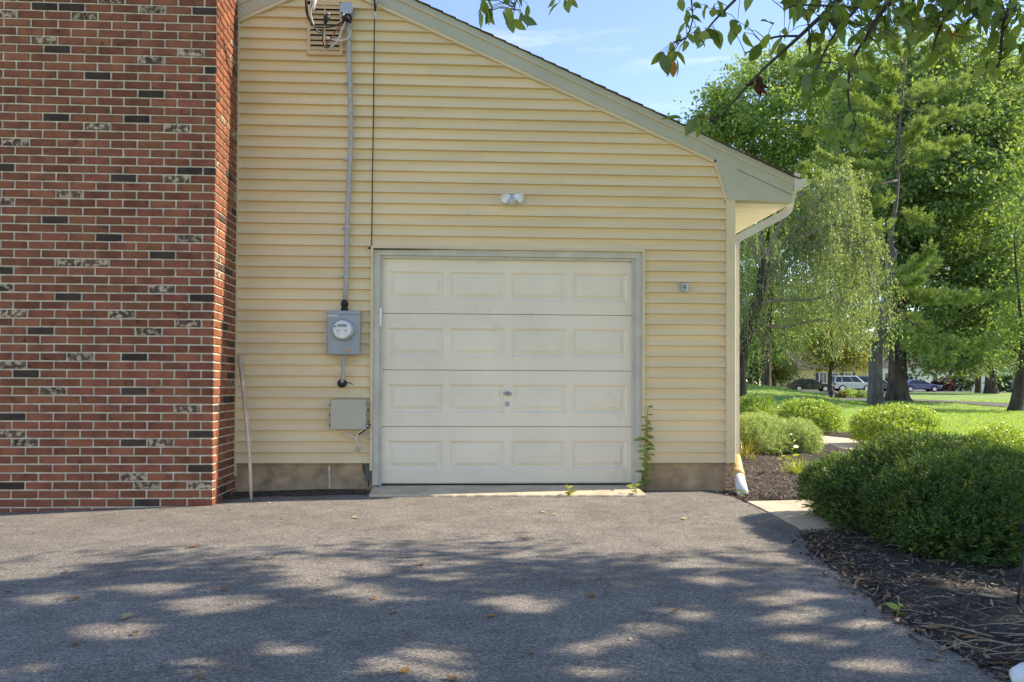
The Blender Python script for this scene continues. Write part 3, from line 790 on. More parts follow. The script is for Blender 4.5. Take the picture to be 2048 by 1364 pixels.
# ------------------------------------------------------------------ things fixed to the wall
# electric meter
mt = tag(empty('electric_meter', (1.228, -.045, 1.474)), 'grey electric meter box with round glass dial left of the garage door', 'electric meter')
mb = MB(); mb.cbox((-.150, -.098, -.200), (.150, .012, .200), .006); mb.build('meter_box', m_meter, mt)
mb = MB(); mb.cbox((-.143, -.104, -.192), (.143, -.0985, .170), .003); mb.cbox((-.153, -.108, .1715), (.153, -.085, .206), .004); mb.build('meter_cover', m_meter, mt)
mb = MB(); mb.lathe([(.100, 0), (.100, .012), (.094, .020), (.088, .022)], (.004, -.1042, .026), (0, -1, 0), 36); mb.build('meter_ring', m_steel, mt, True)
mb = MB(); mb.lathe([(.084, 0), (.084, .040), (.079, .046), (.0, .047)], (.0, -.126, .028), (0, -1, 0), 36)
dome = mb.build('meter_dial', M('pale_dial_face', (.62, .64, .63), .3, .06, 20, spec=.5, coat=.6), mt)
mb = MB(); mb.box((-.040, -.1762, .052), (.042, -.1735, .078)); mb.build('meter_display', M('dark_display', (.22, .25, .27), .2, .05), mt)
mb = MB(); mb.box((-.046, -.1758, .012), (-.028, -.1735, .020)); mb.box((.024, -.1758, .012), (.042, -.1735, .020)); mb.box((-.070, -.1758, .052), (-.050, -.1735, .062)); mb.build('dial_mark', m_dark, mt)
mb = MB(); mb.box((-.142, -.1062, .148), (-.045, -.1043, .1705)); mb.build('paper_sticker', M('faded_sticker', (.60, .55, .53), .7, .06, 60), mt)
mb = MB(); mb.lathe([(.014, 0), (.013, .008), (.006, .012)], (.058, -.104, -.158), (0, -1, 0), 14); mb.build('meter_seal', m_copper, mt)
mb = MB(); mb.lathe([(.034, .0), (.034, .03), (.028, .035), (.028, .05), (.034, .052), (.036, .075), (.024, .095), (.020, .105)], (.006, -.045, .204), (0, 0, 1), 18); mb.build('hub_coupling', m_black, mt, True)
mb = MB(); mb.lathe([(.018, 0), (.020, -.012), (.014, -.03), (.014, -.05)], (.002, -.05, -.200), (0, 0, 1), 14)
mb.tube([(.002, -.05, -.232), (.000, -.047, -.33), (-.012, -.035, -.42), (-.016, -.010, -.462)], [.019, .019, .018, .018], 10); mb.build('outlet_pipe', m_grey_pipe, mt, True)
mb = MB(); mb.lathe([(.044, 0), (.040, .012), (.018, .028)], (-.018, -.002, -.463), (0, -1, .25), 14); mb.tube([(.01, -.012, -.455), (.05, -.02, -.456), (.085, -.012, -.475)], .0035, 5); mb.build('black_sealant', m_black, mt, True)

# service cable and mast head
sc = tag(empty('service_cable', (1.235, -.05, 1.86)), 'grey round service cable running up the siding from the meter to the gable', 'service cable')
pts = [(690, 607), (692, 570), (693, 500), (695, 420), (700, 330), (702, 255), (700, 160), (697, 95), (697, 50), (695, 25)]
pw = [onY(a, b, -.066) - np.array((1.235, -.05, 1.86)) for a, b in pts]
mb = MB(); mb.tube(pw, .0215, 10); mb.build('cable_sheath', m_grey_pipe, sc, True)
for a, b in ((699, 165), (700, 318), (695, 455), (692, 552)):
    p = onY(a, b, -.066) - np.array((1.235, -.05, 1.86))
    mb = MB(); mb.tube([(p[0] - .0005, p[1], p[2] - .008), (p[0] - .0005, p[1], p[2] + .008)], .0245, 10)
    mb.box((p[0] - .055, p[1] + .012, p[2] - .009), (p[0] - .022, p[1] + .03, p[2] + .009)); mb.lathe([(.008, 0), (.007, .006)], (p[0] - .044, p[1] + .012, p[2]), (0, -1, 0), 8)
    mb.build('pipe_clip', m_steel, sc)
wh = tag(empty('weatherhead', (1.235, -.06, 4.47)), 'grey metal weatherhead cap on top of the service cable', 'weatherhead')
mb = MB(); mb.prism([(-.055, -.01), (-.055, .055), (-.045, .075), (.045, .078), (.058, .06), (.058, .0), (.04, -.03), (-.02, -.03)], 'y', -.075, .03); mb.build('hood', m_steel, wh)
mb = MB(); mb.prism([(-.045, -.034), (.045, -.034), (.040, -.060), (-.030, -.060)], 'y', -.066, .02); mb.build('hood_insert', m_black, wh)

def wire(name, label, pxs, Ys, rad, mat, group='wires at the gable', k=7):
    P = [Vector(onY(a, b, y)) for (a, b), y in zip(pxs, Ys)]
    # Catmull-Rom
    out = []
    for i in range(len(P) - 1):
        p0, p1, p2, p3 = P[max(i - 1, 0)], P[i], P[i + 1], P[min(i + 2, len(P) - 1)]
        for t in (0, .2, .4, .6, .8):
            out.append(.5 * ((2 * p1) + (p2 - p0) * t + (2 * p0 - 5 * p1 + 4 * p2 - p3) * t * t + (3 * p1 - p0 - 3 * p2 + p3) * t ** 3))
    out.append(P[-1])
    mb = MB(); mb.tube(out, rad, k)
    o = mb.build(name, mat, None, True)
    return tag(o, label, 'wire', group)
wire('service_wire', 'white bare service wire hanging down from the top edge across the vent', [(628, -60), (624, -10), (621, 25), (630, 55), (644, 68), (660, 78), (680, 81), (697, 76), (702, 60)], [-.5, -.4, -.3, -.22, -.18, -.16, -.14, -.10, -.07], .0075, m_cable_white)
wire('service_wire', 'black service wire looping left of the vent and across it to the weatherhead', [(606, -70), (611, 5), (614, 30), (626, 51), (645, 55), (668, 52), (684, 44), (691, 36)], [-.55, -.4, -.32, -.24, -.2, -.17, -.14, -.10], .0065, m_black)
wire('service_wire', 'second black service wire just right of the first at the vent edge', [(612, -70), (614, 8), (618, 34), (636, 64), (645, 60), (649, 48)], [-.5, -.38, -.30, -.24, -.22, -.2], .005, m_black)
wire('service_wire', 'black wire dropping in a loop from the left splice to the maroon wire', [(650, 46), (646, 66), (647, 85), (651, 95), (660, 93)], [-.2, -.2, -.2, -.19, -.17], .0075, m_black)
wire('service_wire', 'maroon wire rising from the loop to the weatherhead', [(651, 91), (660, 80), (672, 62), (684, 48), (690, 36)], [-.19, -.18, -.17, -.14, -.1], .0065, m_cable_red)
wire('service_wire', 'white wire loop below the weatherhead inside the maroon wire', [(652, 95), (662, 93), (674, 82), (683, 62), (690, 44), (692, 30)], [-.18, -.16, -.15, -.14, -.12, -.09], .0075, m_cable_white)
wire('service_wire', 'short black wire from the weatherhead mouth down to the right splice', [(686, 22), (684, 34), (689, 40), (694, 40)], [-.09, -.12, -.13, -.13], .008, m_black)
for (a, b, y, lab, tilt) in ((653, 36, -.2, 'black taped splice in front of the middle of the vent', (.25, 0, 1)), (693, 37, -.13, 'black taped splice beside the weatherhead', (-.9, 0, .75))):
    p = onY(a, b, y)
    s_ = tag(empty('wire_splice', tuple(p)), lab, 'wire splice', 'taped wire splices')
    ax = Vector(tilt).normalized()
    mb = MB(); mb.lathe([(.010, -.055), (.020, -.03), (.030, .0), (.027, .02), (.012, .03)], (0, 0, 0), ax, 12); mb.build('splice_tape', m_black, s_, True)
    mb = MB(); mb.lathe([(.012, .031), (.022, .036), (.020, .048), (.008, .054)], (0, 0, 0), ax, 12); mb.build('splice_cap', m_steel, s_, True)
p = onY(627, 6, -.35)
dc = tag(empty('drop_clamp', tuple(p)), 'pale wedge clamp gripping the white service wire at the top edge', 'clamp')
mb = MB(); mb.tube([(.012, 0, .07), (.008, 0, .02), (-.004, 0, -.05), (-.008, 0, -.075)], [.010, .022, .017, .006], 8); mb.build('clamp_body', M('pale_clamp_metal', (.60, .53, .50), .4, .1, 30, metal=.3), dc, True)
mb = MB(); mb.tube([(.012, 0, .07), (-.02, .04, .085), (-.03, .30, .06)], .006, 6); mb.build('clamp_loop', m_steel, dc, True)
# black drop cable at the left side of the door
wire('drop_cable', 'thin black cable hanging from the roof edge to the door trim and along its top', [(751, -60), (750, 0), (749, 35), (748, 120), (747, 230), (745, 340), (744, 440), (743.5, 489), (748, 497.5), (900, 497.5), (1100, 499.3), (1286, 501)], [-.20, -.13, -.075, -.045, -.042, -.042, -.042, -.042, -.042, -.042, -.042, -.042], .0052, m_black, None)
p = onY(749.5, 14, -.10)
cl_ = tag(empty('cable_clamp', tuple(p)), 'small black and white tension clamp on the thin cable at the roof edge', 'clamp')
mb = MB(); mb.tube([(.004, 0, .10), (.003, 0, .02), (.004, 0, -.045)], [.014, .014, .007], 8); mb.build('clamp_body', m_black, cl_, True)
mb = MB(); mb.tube([(.006, -.004, -.046), (.004, -.004, -.08), (-.002, 0, -.11)], [.010, .009, .003], 8); mb.build('clamp_tip', m_cable_white, cl_, True)
mb = MB(); mb.tube([(-.032, 0, .10), (-.034, 0, .0), (-.024, 0, -.06), (-.004, 0, -.106), (.0, 0, -.11)], .0028, 6); mb.build('bail_wire', m_steel, cl_, True)

# utility box
ub = tag(empty('utility_box', (1.283, -.045, .726)), 'grey green plastic utility box with white cables below the meter', 'utility box')
mb = MB(); mb.cbox((-.160, -.105, -.137), (.160, .01, .140), .008); mb.build('box_body', m_box, ub)
mb = MB(); mb.cbox((-.164, -.122, -.140), (.157, -.1055, .136), .006); mb.build('box_lid', m_box, ub)
for s_, zz in ((-1, (-.10, -.01, .085)), (1, (-.105, .0, .115))):
    for z in zz:
        mb = MB()
        if s_ < 0: mb.cbox((-.178, -.075, z - .014), (-.1645, -.03, z + .014), .003)
        else:
            mb.cbox((.1605, -.095, z - .010), (.180, -.03, z + .010), .003); mb.lathe([(.008, 0), (.007, .008)], (.172, -.095, z), (0, -1, 0), 10)
        mb.build('box_latch', m_steel if s_ > 0 else m_black, ub)
def off(px, py, y): return tuple(onY(px, py, y) - np.array((1.283, -.03, .726)))
for pl, r_, m_ in (([off(680, 857, -.08), off(684, 863, -.09), off(700, 869, -.09), off(709, 875, -.08), off(713, 884, -.07), off(718, 893, -.045), off(715.5, 900, -.02)], .0085, m_cable_white),
                   ([off(727, 858, -.08), off(717, 864, -.09), off(713, 872, -.085), off(712, 880, -.08), off(716, 888, -.07), off(719, 894, -.045), off(716.5, 900, -.02)], .0085, m_cable_white),
                   ([off(712, 871, -.04), off(722, 866, -.05), off(734, 857, -.05), off(741, 848, -.04)], .0060, m_black),
                   ([off(725, 862, -.05), off(733, 869, -.045), off(741, 879, -.04)], .0060, M('pale_green_tube', (.36, .47, .40), .4, .05))):
    mb = MB(); mb.tube(pl, r_, 8); mb.build('cable', m_, ub, True)
mb = MB(); mb.lathe([(.020, 0), (.016, .012)], off(715.5, 899, -.03), (0, -1, 0), 12); mb.build('entry_bushing', m_box, ub)
# ground cable at the foundation by the door casing
wire('foundation_cable', 'thin black cable running down the foundation beside the door casing', [(726, 925), (728, 940), (733, 953), (737, 962), (737, 974)], [-.03, -.012, -.006, -.008, -.02], .006, m_black, None)
mb = MB(); mb.cbox((1.422, -.012, .105), (1.468, .011, .26), .004); tag(mb.build('casing_block', M('dark_green_block', (.10, .12, .10), .7, .1)), 'dark green weathered block behind the foot of the door casing', 'block')

# floodlight
fl = tag(empty('floodlight', tuple(onY(1023, 401, -.03))), 'white twin head motion floodlight on the siding above the garage door', 'floodlight'); fl.scale = (.84, .84, .84); fl.location.y -= .012
mb = MB(); mb.lathe([(.055, 0), (.058, .02), (.050, .034), (.03, .045)], (0, .012, .0), (0, -1, 0), 24); mb.build('mounting_plate', m_white, fl, True)
mb = MB(); mb.lathe([(.060, .0), (.060, -.022), (.052, -.045), (.034, -.062), (.012, -.070)], (.0, -.055, -.005), (.0, 0, 1), 22); mb.build('sensor_dome', M('frosted_sensor', (.55, .57, .53), .35, .05, spec=.5), fl, True)
for sx, tw in ((-1, (-.55, -.62, -.42)), (1, (.62, -.55, -.28))):
    ax = Vector(tw).normalized(); o_ = Vector((.040 * sx, -.045, .030))
    mb = MB(); mb.lathe([(.020, -.012), (.034, .0), (.038, .035), (.050, .075), (.050, .082), (.044, .084), (.040, .070), (.0, .068)], o_, ax, 18)
    hd = mb.build('lamp_head', m_white, fl, True)
    mb = MB(); mb.tube([(.012 * sx, -.03, .015), tuple(o_)], .012, 8); mb.build('lamp_arm', m_white, fl, True)
mb = MB(); mb.lathe([(.007, 0), (.006, .006)], (.002, -.034, .032), (0, -1, 0), 10); mb.build('cap_screw', m_black, fl)

# small box right of the door
wb = tag(empty('wall_box', (4.442, -.045, 1.940)), 'small grey square box with a round socket on the siding right of the door', 'wall box')
mb = MB(); mb.cbox((-.036, -.028, -.042), (.036, .006, .042), .004); mb.build('box_body', M('weathered_grey_metal', (.45, .47, .47), .45, .2, 40, metal=.2), wb)
mb = MB(); mb.lathe([(.018, 0), (.017, .004), (.010, .003)], (-.006, -.0282, .002), (0, -1, 0), 14); mb.build('socket', M('blue_grey_socket', (.20, .22, .27), .5, .1), wb)
mb = MB(); mb.box((.022, -.031, -.040), (.027, -.0283, .040)); mb.build('hinge_bead', m_white, wb)

# leaning pole
pl = tag(empty('wooden_pole', (.40, -.30, 0)), 'thin weathered wooden pole leaning on the siding by the chimney', 'pole')
mb = MB(); mb.tube([(.093, -.21, .012), (.06, -.12, .30), (.0, -.005, .66), (-.06, .10, .98), (-.125, .215, 1.265)], [.013, .015, .0165, .0175, .0175], 10); mb.build('pole_shaft', m_wood, pl, True)
mb = MB(); mb.tube([(.0955, -.214, -.018), (.0935, -.2105, .0115)], [.006, .0125], 10); mb.build('pole_tip', m_steel, pl, True)

# drain pipe at the foot of the downspout
dr = tag(empty('drain_pipe', (4.93, -.2, 0)), 'white plastic drain pipe with an orange stained elbow under the downspout', 'drain pipe')
el = [(.045, .285, .330), (.045, .27, .285), (.040, .225, .235), (.025, .15, .195), (.010, .08, .160)]
mb = MB(); mb.tube(el, [.050, .056, .058, .057, .056], 16); mb.build('elbow', m_orange, dr, True)
mb = MB(); mb.tube([(.020, .125, .182), (.004, .045, .143)], [.061, .061], 16); mb.build('elbow_collar', m_orange, dr, True)
mb = MB(); mb.tube([(.008, .06, .150), (-.022, -.10, .072), (-.045, -.22, .010)], [.052, .052, .052], 18); mb.build('pipe', m_pvc, dr, True)

# white limescale streak on the foundation
mb = MB(); pr = [(1.078, .235), (1.092, .245), (1.100, .22), (1.094, .16), (1.101, .10), (1.098, .03), (1.084, .03), (1.088, .10), (1.082, .16)]
mb.prism(pr, 'y', .0095, .0118); tag(mb.build('mortar_streak', M('white_mortar_streak', (.60, .58, .53), .9, .15, 30)), 'narrow white mortar streak running down the foundation under the utility box', 'streak')
mb = MB(); 
for i in range(26):
    a = random.uniform(0, 6.28); u = random.uniform(0, .11); x, y = 1.46 + random.uniform(-.08, .10), -.10 + random.uniform(-.05, .05)
    d = Vector((math.cos(a) * .03, math.sin(a) * .02, random.uniform(.01, .035)))
    mb.add([(x, y, .02), (x + d.x - d.y * .4, y + d.y, .02 + d.z * .6), (x + d.x, y + d.y, .02 + d.z), (x + d.x + d.y * .4, y + d.y * .8, .02 + d.z * .5)], [(0, 1, 2, 3)])
tag(mb.build('leaf_litter', m_fallen_orange), 'small heap of orange dead leaves at the foot of the left door casing', 'leaf litter')

# ------------------------------------------------------------------ foliage tools
def unit(v): return v / np.maximum(np.linalg.norm(v, axis=1)[:, None], 1e-9)
def rand_dirs(n, up=0., flat=1.):
    v = rng.normal(0, 1, (n, 3)); v[:, 2] = v[:, 2] * flat + up
    return unit(v)
def leaf_quads(C, A, Ln, Wd, nrm=None, fold=.18):
    """kite-shaped leaves: C base points, A directions, Ln lengths, Wd widths; returns V, F"""
    n = len(C)
    B = np.cross(A, rng.normal(0, 1, (n, 3)) if nrm is None else nrm); B = unit(B)
    Nn = np.cross(A, B)
    Ln = np.broadcast_to(Ln, n)[:, None]; Wd = np.broadcast_to(Wd, n)[:, None]
    V = np.empty((n, 4, 3))
    V[:, 0] = C; V[:, 2] = C + A * Ln - Nn * Ln * .12
    mid = C + A * Ln * .45
    V[:, 1] = mid + B * Wd / 2 + Nn * Wd * fold; V[:, 3] = mid - B * Wd / 2 + Nn * Wd * fold
    return V.reshape(-1, 3), np.arange(n * 4).reshape(n, 4)
def cat(parts):
    Vs, Fs, k = [], [], 0
    for V, F_ in parts: Vs.append(V); Fs.append(F_ + k); k += len(V)
    return np.concatenate(Vs), np.concatenate(Fs)
def ellipsoid_points(n, c, r, shell=.55, zmin=-.9):
    out = []
    while len(out) < n:
        v = rng.normal(0, 1, (n, 3)); v = unit(v) * (shell + (1 - shell) * rng.random((n, 1)) ** .6)
        v = v[v[:, 2] > zmin]
        out += list(v)
    return np.array(out[:n]) * np.array(r) + np.array(c)
def lump(v, seed, amp):
    """smooth lumpiness for directions v"""
    r_ = np.random.default_rng(seed); s = np.zeros(len(v))
    for _ in range(7):
        k = r_.normal(0, 2.6, 3); s += np.sin(v @ k + r_.uniform(0, 6.28))
    return 1 + amp * s / 2.6

def shrub(name, label, c, r, n_spray, per, ll, lw, mat, cat_='shrub', group=None, seed=1, amp=.12, zmin=-.6, spray=.09, stems=9, out=.8, stem_mat=None, up=.45, inner=.5):
    root = tag(empty(name, (c[0], c[1], c[2])), label, cat_, group)
    v = rng.normal(0, 1, (n_spray * 3, 3)); v = unit(v); v = v[v[:, 2] > zmin][:n_spray]
    rad = lump(v, seed, amp) * (inner + (1 - inner) * rng.random(len(v)) ** .45)
    P = v * rad[:, None] * np.array(r) + np.array((0, 0, r[2] * .52))
    P = P[P[:, 2] > .02]; v = v[:len(P)] if len(v) != len(P) else v
    dirn = unit(unit(P - np.array((0, 0, r[2] * .4))) * out + rng.normal(0, .45, P.shape) + np.array((0, 0, up)))
    n = len(P)
    t = rng.random((n, per)) * spray
    base = (P[:, None, :] + dirn[:, None, :] * t[..., None]).reshape(-1, 3)
    D = np.repeat(dirn, per, 0)
    side = unit(np.cross(D, rng.normal(0, 1, D.shape)))
    A = unit(D * .55 + side * .9)
    V, F_ = leaf_quads(base, A, ll * rng.uniform(.7, 1.25, len(base)), lw * rng.uniform(.8, 1.2, len(base)))
    link('foliage', np_mesh('foliage', V, F_, mat), root)
    if stems:
        mb = MB()
        for i in range(stems):
            a = random.uniform(0, 6.28); q = random.uniform(.35, .8)
            e = Vector((math.cos(a) * r[0] * q, math.sin(a) * r[1] * q, r[2] * random.uniform(.5, 1.1)))
            mb.tube([(random.uniform(-.08, .08), random.uniform(-.08, .08), -.04), e * .5 + Vector((0, 0, -.05)), e], [.016, .011, .004], 5)
        mb.build('stems', stem_mat or m_twig, root)
    return root

# the big dark yew by the driveway: lobes of one shrub merged as one foliage
yew = tag(empty('yew_shrub', (5.45, -2.44, 0)), 'large dark green spreading yew shrub beside the driveway', 'shrub')
lobes = [((.08, .05, .31), (.56, .78, .325)), ((-.20, .62, .23), (.32, .42, .24)), ((-.16, -.58, .24), (.42, .47, .27)), ((-.24, -.88, .15), (.34, .26, .16)), ((.28, -.36, .25), (.38, .54, .27)), ((-.30, .10, .21), (.31, .56, .23)), ((.22, .42, .28), (.42, .46, .29))]
parts_ = []
for i, (c, r) in enumerate(lobes):
    n_s = int(17000 * r[0] * r[1] ** .8)
    v = unit(rng.normal(0, 1, (n_s, 3))); v = v[v[:, 2] > -.9]
    rad = lump(v, 40 + i, .15) * (.72 + .28 * rng.random(len(v)) ** .5)
    P = v * rad[:, None] * np.array(r) + np.array(c)
    P = P[P[:, 2] > .03]
    dirn = unit(unit((P - np.array(c)) / np.array(r)) * .75 + rng.normal(0, .38, P.shape) + np.array((0, 0, .28)))
    per = 11
    t = (np.arange(per) / per + rng.random((len(P), per)) / per) * .075
    base = (P[:, None] + dirn[:, None] * t[..., None]).reshape(-1, 3)
    D = np.repeat(dirn, per, 0)
    fl_ = unit(np.cross(dirn, np.array((0, 0, 1.)) + rng.normal(0, .25, dirn.shape))); sd = np.repeat(fl_, per, 0) * np.where(np.arange(len(D)) % 2 == 0, 1, -1)[:, None]
    A = unit(D * .75 + sd * .75 + rng.normal(0, .18, D.shape))
    parts_.append(leaf_quads(base, A, .023 * rng.uniform(.7, 1.25, len(base)), .0065))
V, F_ = cat(parts_)
link('foliage', np_mesh('foliage', V, F_, m_leaf_yew), yew)
# paler needle tufts at the outer tips, more of them upwards
n_ = 2600; li = rng.integers(0, len(lobes), n_); v = unit(rng.normal(0, 1, (n_, 3)) + np.array((0, 0, .35)))
P = np.array([np.array(lobes[i][0]) + v[q] * np.array(lobes[i][1]) * 1.0 for q, i in enumerate(li)])
inside = np.zeros(n_, bool)
for c, r in lobes: inside |= (((P - np.array(c)) / np.array(r)) ** 2).sum(1) < .86
P, v = P[~inside & (P[:, 2] > .08)], v[~inside & (P[:, 2] > .08)]
dirn = unit(v * .8 + rng.normal(0, .35, v.shape) + np.array((0, 0, .25)))
base = (P[:, None] + dirn[:, None] * (rng.random((len(P), 12)) * .05)[..., None]).reshape(-1, 3)
A = unit(np.repeat(dirn, 12, 0) * .8 + rng.normal(0, .5, base.shape))
V, F_ = leaf_quads(base, A, .022 * rng.uniform(.7, 1.2, len(base)), .0065)
link('pale_tufts', np_mesh('pale_tufts', V, F_, leaf_mat('yew_pale_needles', [G(.12, .22, .05), G(.19, .30, .07), G(.27, .38, .10)], .35, (1.7, 1.5, .6), .03, .5)), yew)
mb = MB()
for i in range(60):
    a = random.uniform(0, 6.28); q = random.uniform(.4, .85)
    e = Vector((math.cos(a) * .6 * q, math.sin(a) * 1.0 * q, random.uniform(.18, .5)))
    b = Vector((random.uniform(-.25, .25), random.uniform(-.5, .5), -.02))
    mb.tube([b, b.lerp(e, .45) + Vector((0, 0, .04)), e], [.018, .011, .004], 5)
mb.build('stems', m_twig, yew)

# clipped shrubs beyond the walk
shrub('round_shrub', 'rounded bright green shrub left of the walk next to the house corner', (9.35, 11.9, .12), (.62, .62, .42), 2600, 9, .034, .020, m_leaf_bush, 'shrub', 'clipped shrubs along the walk', 3, amp=.15)
shrub('round_shrub', 'rounded bright green shrub in the middle of the row with lawn on both sides', (9.45, 8.95, .08), (.58, .58, .40), 2600, 9, .034, .020, m_leaf_bush, 'shrub', 'clipped shrubs along the walk', 5, amp=.15)
shrub('round_shrub', 'bright green shrub showing behind the top of the big dark yew', (9.60, 5.75, .08), (.66, .62, .38), 2800, 9, .034, .020, m_leaf_bush, 'shrub', 'clipped shrubs along the walk', 7, amp=.15)
shrub('round_shrub', 'bright green shrub cut by the right edge of the photo beyond the yew', (9.45, 2.9, .0), (.50, .5, .28), 1800, 9, .030, .018, m_leaf_bush, 'shrub', 'clipped shrubs along the walk', 9, amp=.15)
# feathery perennials
shrub('feathery_plant', 'tall feathery grey green clump against the house corner', (6.62, 4.1, .02), (.40, .44, .335), 2600, 12, .050, .007, m_leaf_feather, 'perennial', 'feathery clumps in the bed', 11, stems=7, stem_mat=m_stem, up=.9, spray=.13)
shrub('feathery_plant', 'lower feathery grey green clump next to the concrete walk', (7.22, 4.25, .02), (.36, .42, .285), 2300, 12, .045, .007, m_leaf_feather, 'perennial', 'feathery clumps in the bed', 12, stems=7, stem_mat=m_stem, up=.8, spray=.12)

def blades(name, label, c, n, h, spread, w, mat, cat_='plant', lean=.5, group=None):
    root = tag(empty(name, c), label, cat_, group)
    parts_ = []
    a = rng.uniform(0, 6.28, n); le = rng.uniform(.15, 1, n) * lean
    base = np.stack([rng.normal(0, spread * .25, n), rng.normal(0, spread * .25, n), np.zeros(n)], -1)
    H = h * rng.uniform(.55, 1.1, n)
    D = np.stack([np.cos(a) * le, np.sin(a) * le, np.ones(n)], -1); D = unit(D)
    side = unit(np.cross(D, np.array((0, 0, 1.)) + rng.normal(0, .1, (n, 3))))
    seg = 5; V = []; 
    for s in range(seg + 1):
        t = s / seg
        p = base + D * (H * t)[:, None] + np.stack([np.cos(a), np.sin(a), np.zeros(n)], -1) * (H * le * .55 * t ** 2)[:, None] - np.array((0, 0, 1.)) * (H * le * .55 * t ** 2.4)[:, None]
        ww = w * (1 - t ** 2) * .5 + .0006
        V += [p - side * ww, p + side * ww]
    V = np.stack(V, 1); k = V.shape[1]
    F_ = []
    b = np.arange(n)[:, None] * k
    for s in range(seg): F_.append(b + np.array([2 * s, 2 * s + 1, 2 * s + 3, 2 * s + 2]))
    F_ = np.stack(F_, 1).reshape(-1, 4)
    link('leaves', np_mesh('leaves', V.reshape(-1, 3), F_, mat), root)
    return root
blades('day_lily', 'yellowing day lily leaves between the corner post and the feathery clump', (6.15, 3.35, .01), 40, .45, .25, .016, m_leaf_lily, 'plant', .75)
blades('day_lily', 'yellow arching lily leaf tuft standing up between the two feathery clumps', (6.98, 4.6, .02), 16, .62, .10, .022, m_leaf_lily, 'plant', .35)
blades('grass_tuft', 'yellow green grass tuft under the pale leafy shoot beside the yew', (6.08, 1.30, .01), 130, .24, .28, .006, m_leaf_lime, 'grass tuft', .6)
blades('grass_tuft', 'thin pale grass tuft at the mulch edge near the corner post', (6.15, 2.9, .0), 26, .30, .15, .006, m_leaf_lily, 'grass tuft', .8)

# leafy weeds with single leaves as parts
def leaf_part_mesh(name, l, w, mat, fold=.25, curl=.15):
    """pointed oval leaf lying in XY along +X, folded on its midrib"""
    mb = MB(); T = [0, .14, .36, .62, .85, 1]; Wd = [.02, .30, .48, .42, .20, .0]
    vs = []
    for t, q in zip(T, Wd):
        z = -curl * l * t * t
        vs += [(l * t, -w * q, z + fold * w * q), (l * t, 0, z), (l * t, w * q, z + fold * w * q)]
    fs = []
    for i in range(len(T) - 1):
        for j in (0, 1): fs.append((3 * i + j, 3 * i + j + 1, 3 * i + 4 + j, 3 * i + 3 + j))
    mb.add(vs, fs); me = mb.mesh(name, mat, True); return me
def orient(o, p, d, n=None, roll=None):
    d = Vector(d).normalized(); n = Vector(n) if n is not None else Vector((0, 0, 1))
    y = n.cross(d)
    if y.length < 1e-4: y = d.orthogonal()
    y.normalize(); z = d.cross(y)
    m = Matrix((d, y, z)).transposed().to_4x4()
    if roll: m = m @ Matrix.Rotation(roll, 4, 'X')
    m.translation = Vector(p); o.matrix_local = m
def leafy_shoot(name, label, c, h, nl, ll, lw, mat, lean=(0, 0), group=None, stems=1, taper=.6, updir=.35):
    root = tag(empty(name, c), label, 'plant', group)
    mbs = MB(); lm = [leaf_part_mesh('leaf', ll * k, lw * k, mat, curl=random.uniform(.05, .3)) for k in (.75, 1, 1.2)]
    for s in range(stems):
        b = Vector((random.uniform(-.03, .03) * (stems > 1), random.uniform(-.02, .02) * (stems > 1), -.02)); hh = h * (1 - .22 * s)
        top = Vector((lean[0] + random.uniform(-.02, .02), lean[1], hh))
        mid = b.lerp(top, .5) + Vector((random.uniform(-.02, .02), random.uniform(-.02, .02), 0))
        mbs.tube([b, mid, top], [.005, .004, .0018], 6)
        for i in range(nl // stems):
            t = .10 + .9 * (i + .5) / (nl // stems)
            p = b.lerp(mid, t * 2) if t < .5 else mid.lerp(top, t * 2 - 1)
            a = i * 2.4 + s
            d = Vector((math.cos(a), math.sin(a), updir + random.uniform(-.2, .2)))
            o = link('leaf', lm[random.randrange(3) if t < .85 else 0], root); orient(o, p, d, (random.gauss(0, .5), -.55 + random.gauss(0, .35), .6))
            sc_ = random.uniform(.75, 1.1) * (1 - (1 - taper) * abs(t - .6)); o.scale = (sc_,) * 3
    mbs.build('stem', m_stem, root, True)
    return root
leafy_shoot('tall_weed', 'tall leafy green weed growing up the right door casing', (4.075, -.10, .01), .80, 60, .10, .040, leaf_mat('tall_weed_leaf', [G(.13, .23, .045), G(.19, .29, .06), G(.30, .37, .12)], .5, (1.7, 1.5, .5), .06), (.025, .02), None, 2, .75, .12)
leafy_shoot('leafy_shoot', 'pale yellow leafy shoot rising from the grass tuft beside the yew', (6.06, 1.36, .01), .52, 15, .10, .042, m_leaf_lime, (.01, 0))
leafy_shoot('leafy_shoot', 'small green leafy shoot in front of the lower feathery clump', (6.35, 2.35, .02), .32, 8, .085, .034, m_leaf_lime, (-.02, 0))
leafy_shoot('weed', 'small pale weed growing at the front edge of the apron', (3.27, -.42, .015), .09, 11, .065, .035, m_leaf_lime, (.03, -.02), None, 2)
leafy_shoot('weed', 'small pale weed at the right end of the apron under the casing', (3.93, -.38, .015), .10, 7, .065, .035, m_leaf_lime, (-.02, 0), None, 1)
leafy_shoot('weed', 'little green weed with three leaves at the mulch edge near the lower right corner', (4.20, -4.42, .0), .07, 4, .055, .026, m_leaf_lime, (.0, 0), None, 1)
leafy_shoot('weed', 'pale weed sprouting beside the foot of the white drain pipe', (4.83, -.50, .0), .06, 6, .06, .03, m_leaf_lime, (.03, 0), None, 1)
p_ = onZ(2037, 1138)
leafy_shoot('weed', 'pale green sprout in the mulch under the right end of the yew', (p_[0], p_[1], .02), .06, 4, .05, .022, m_leaf_lime)

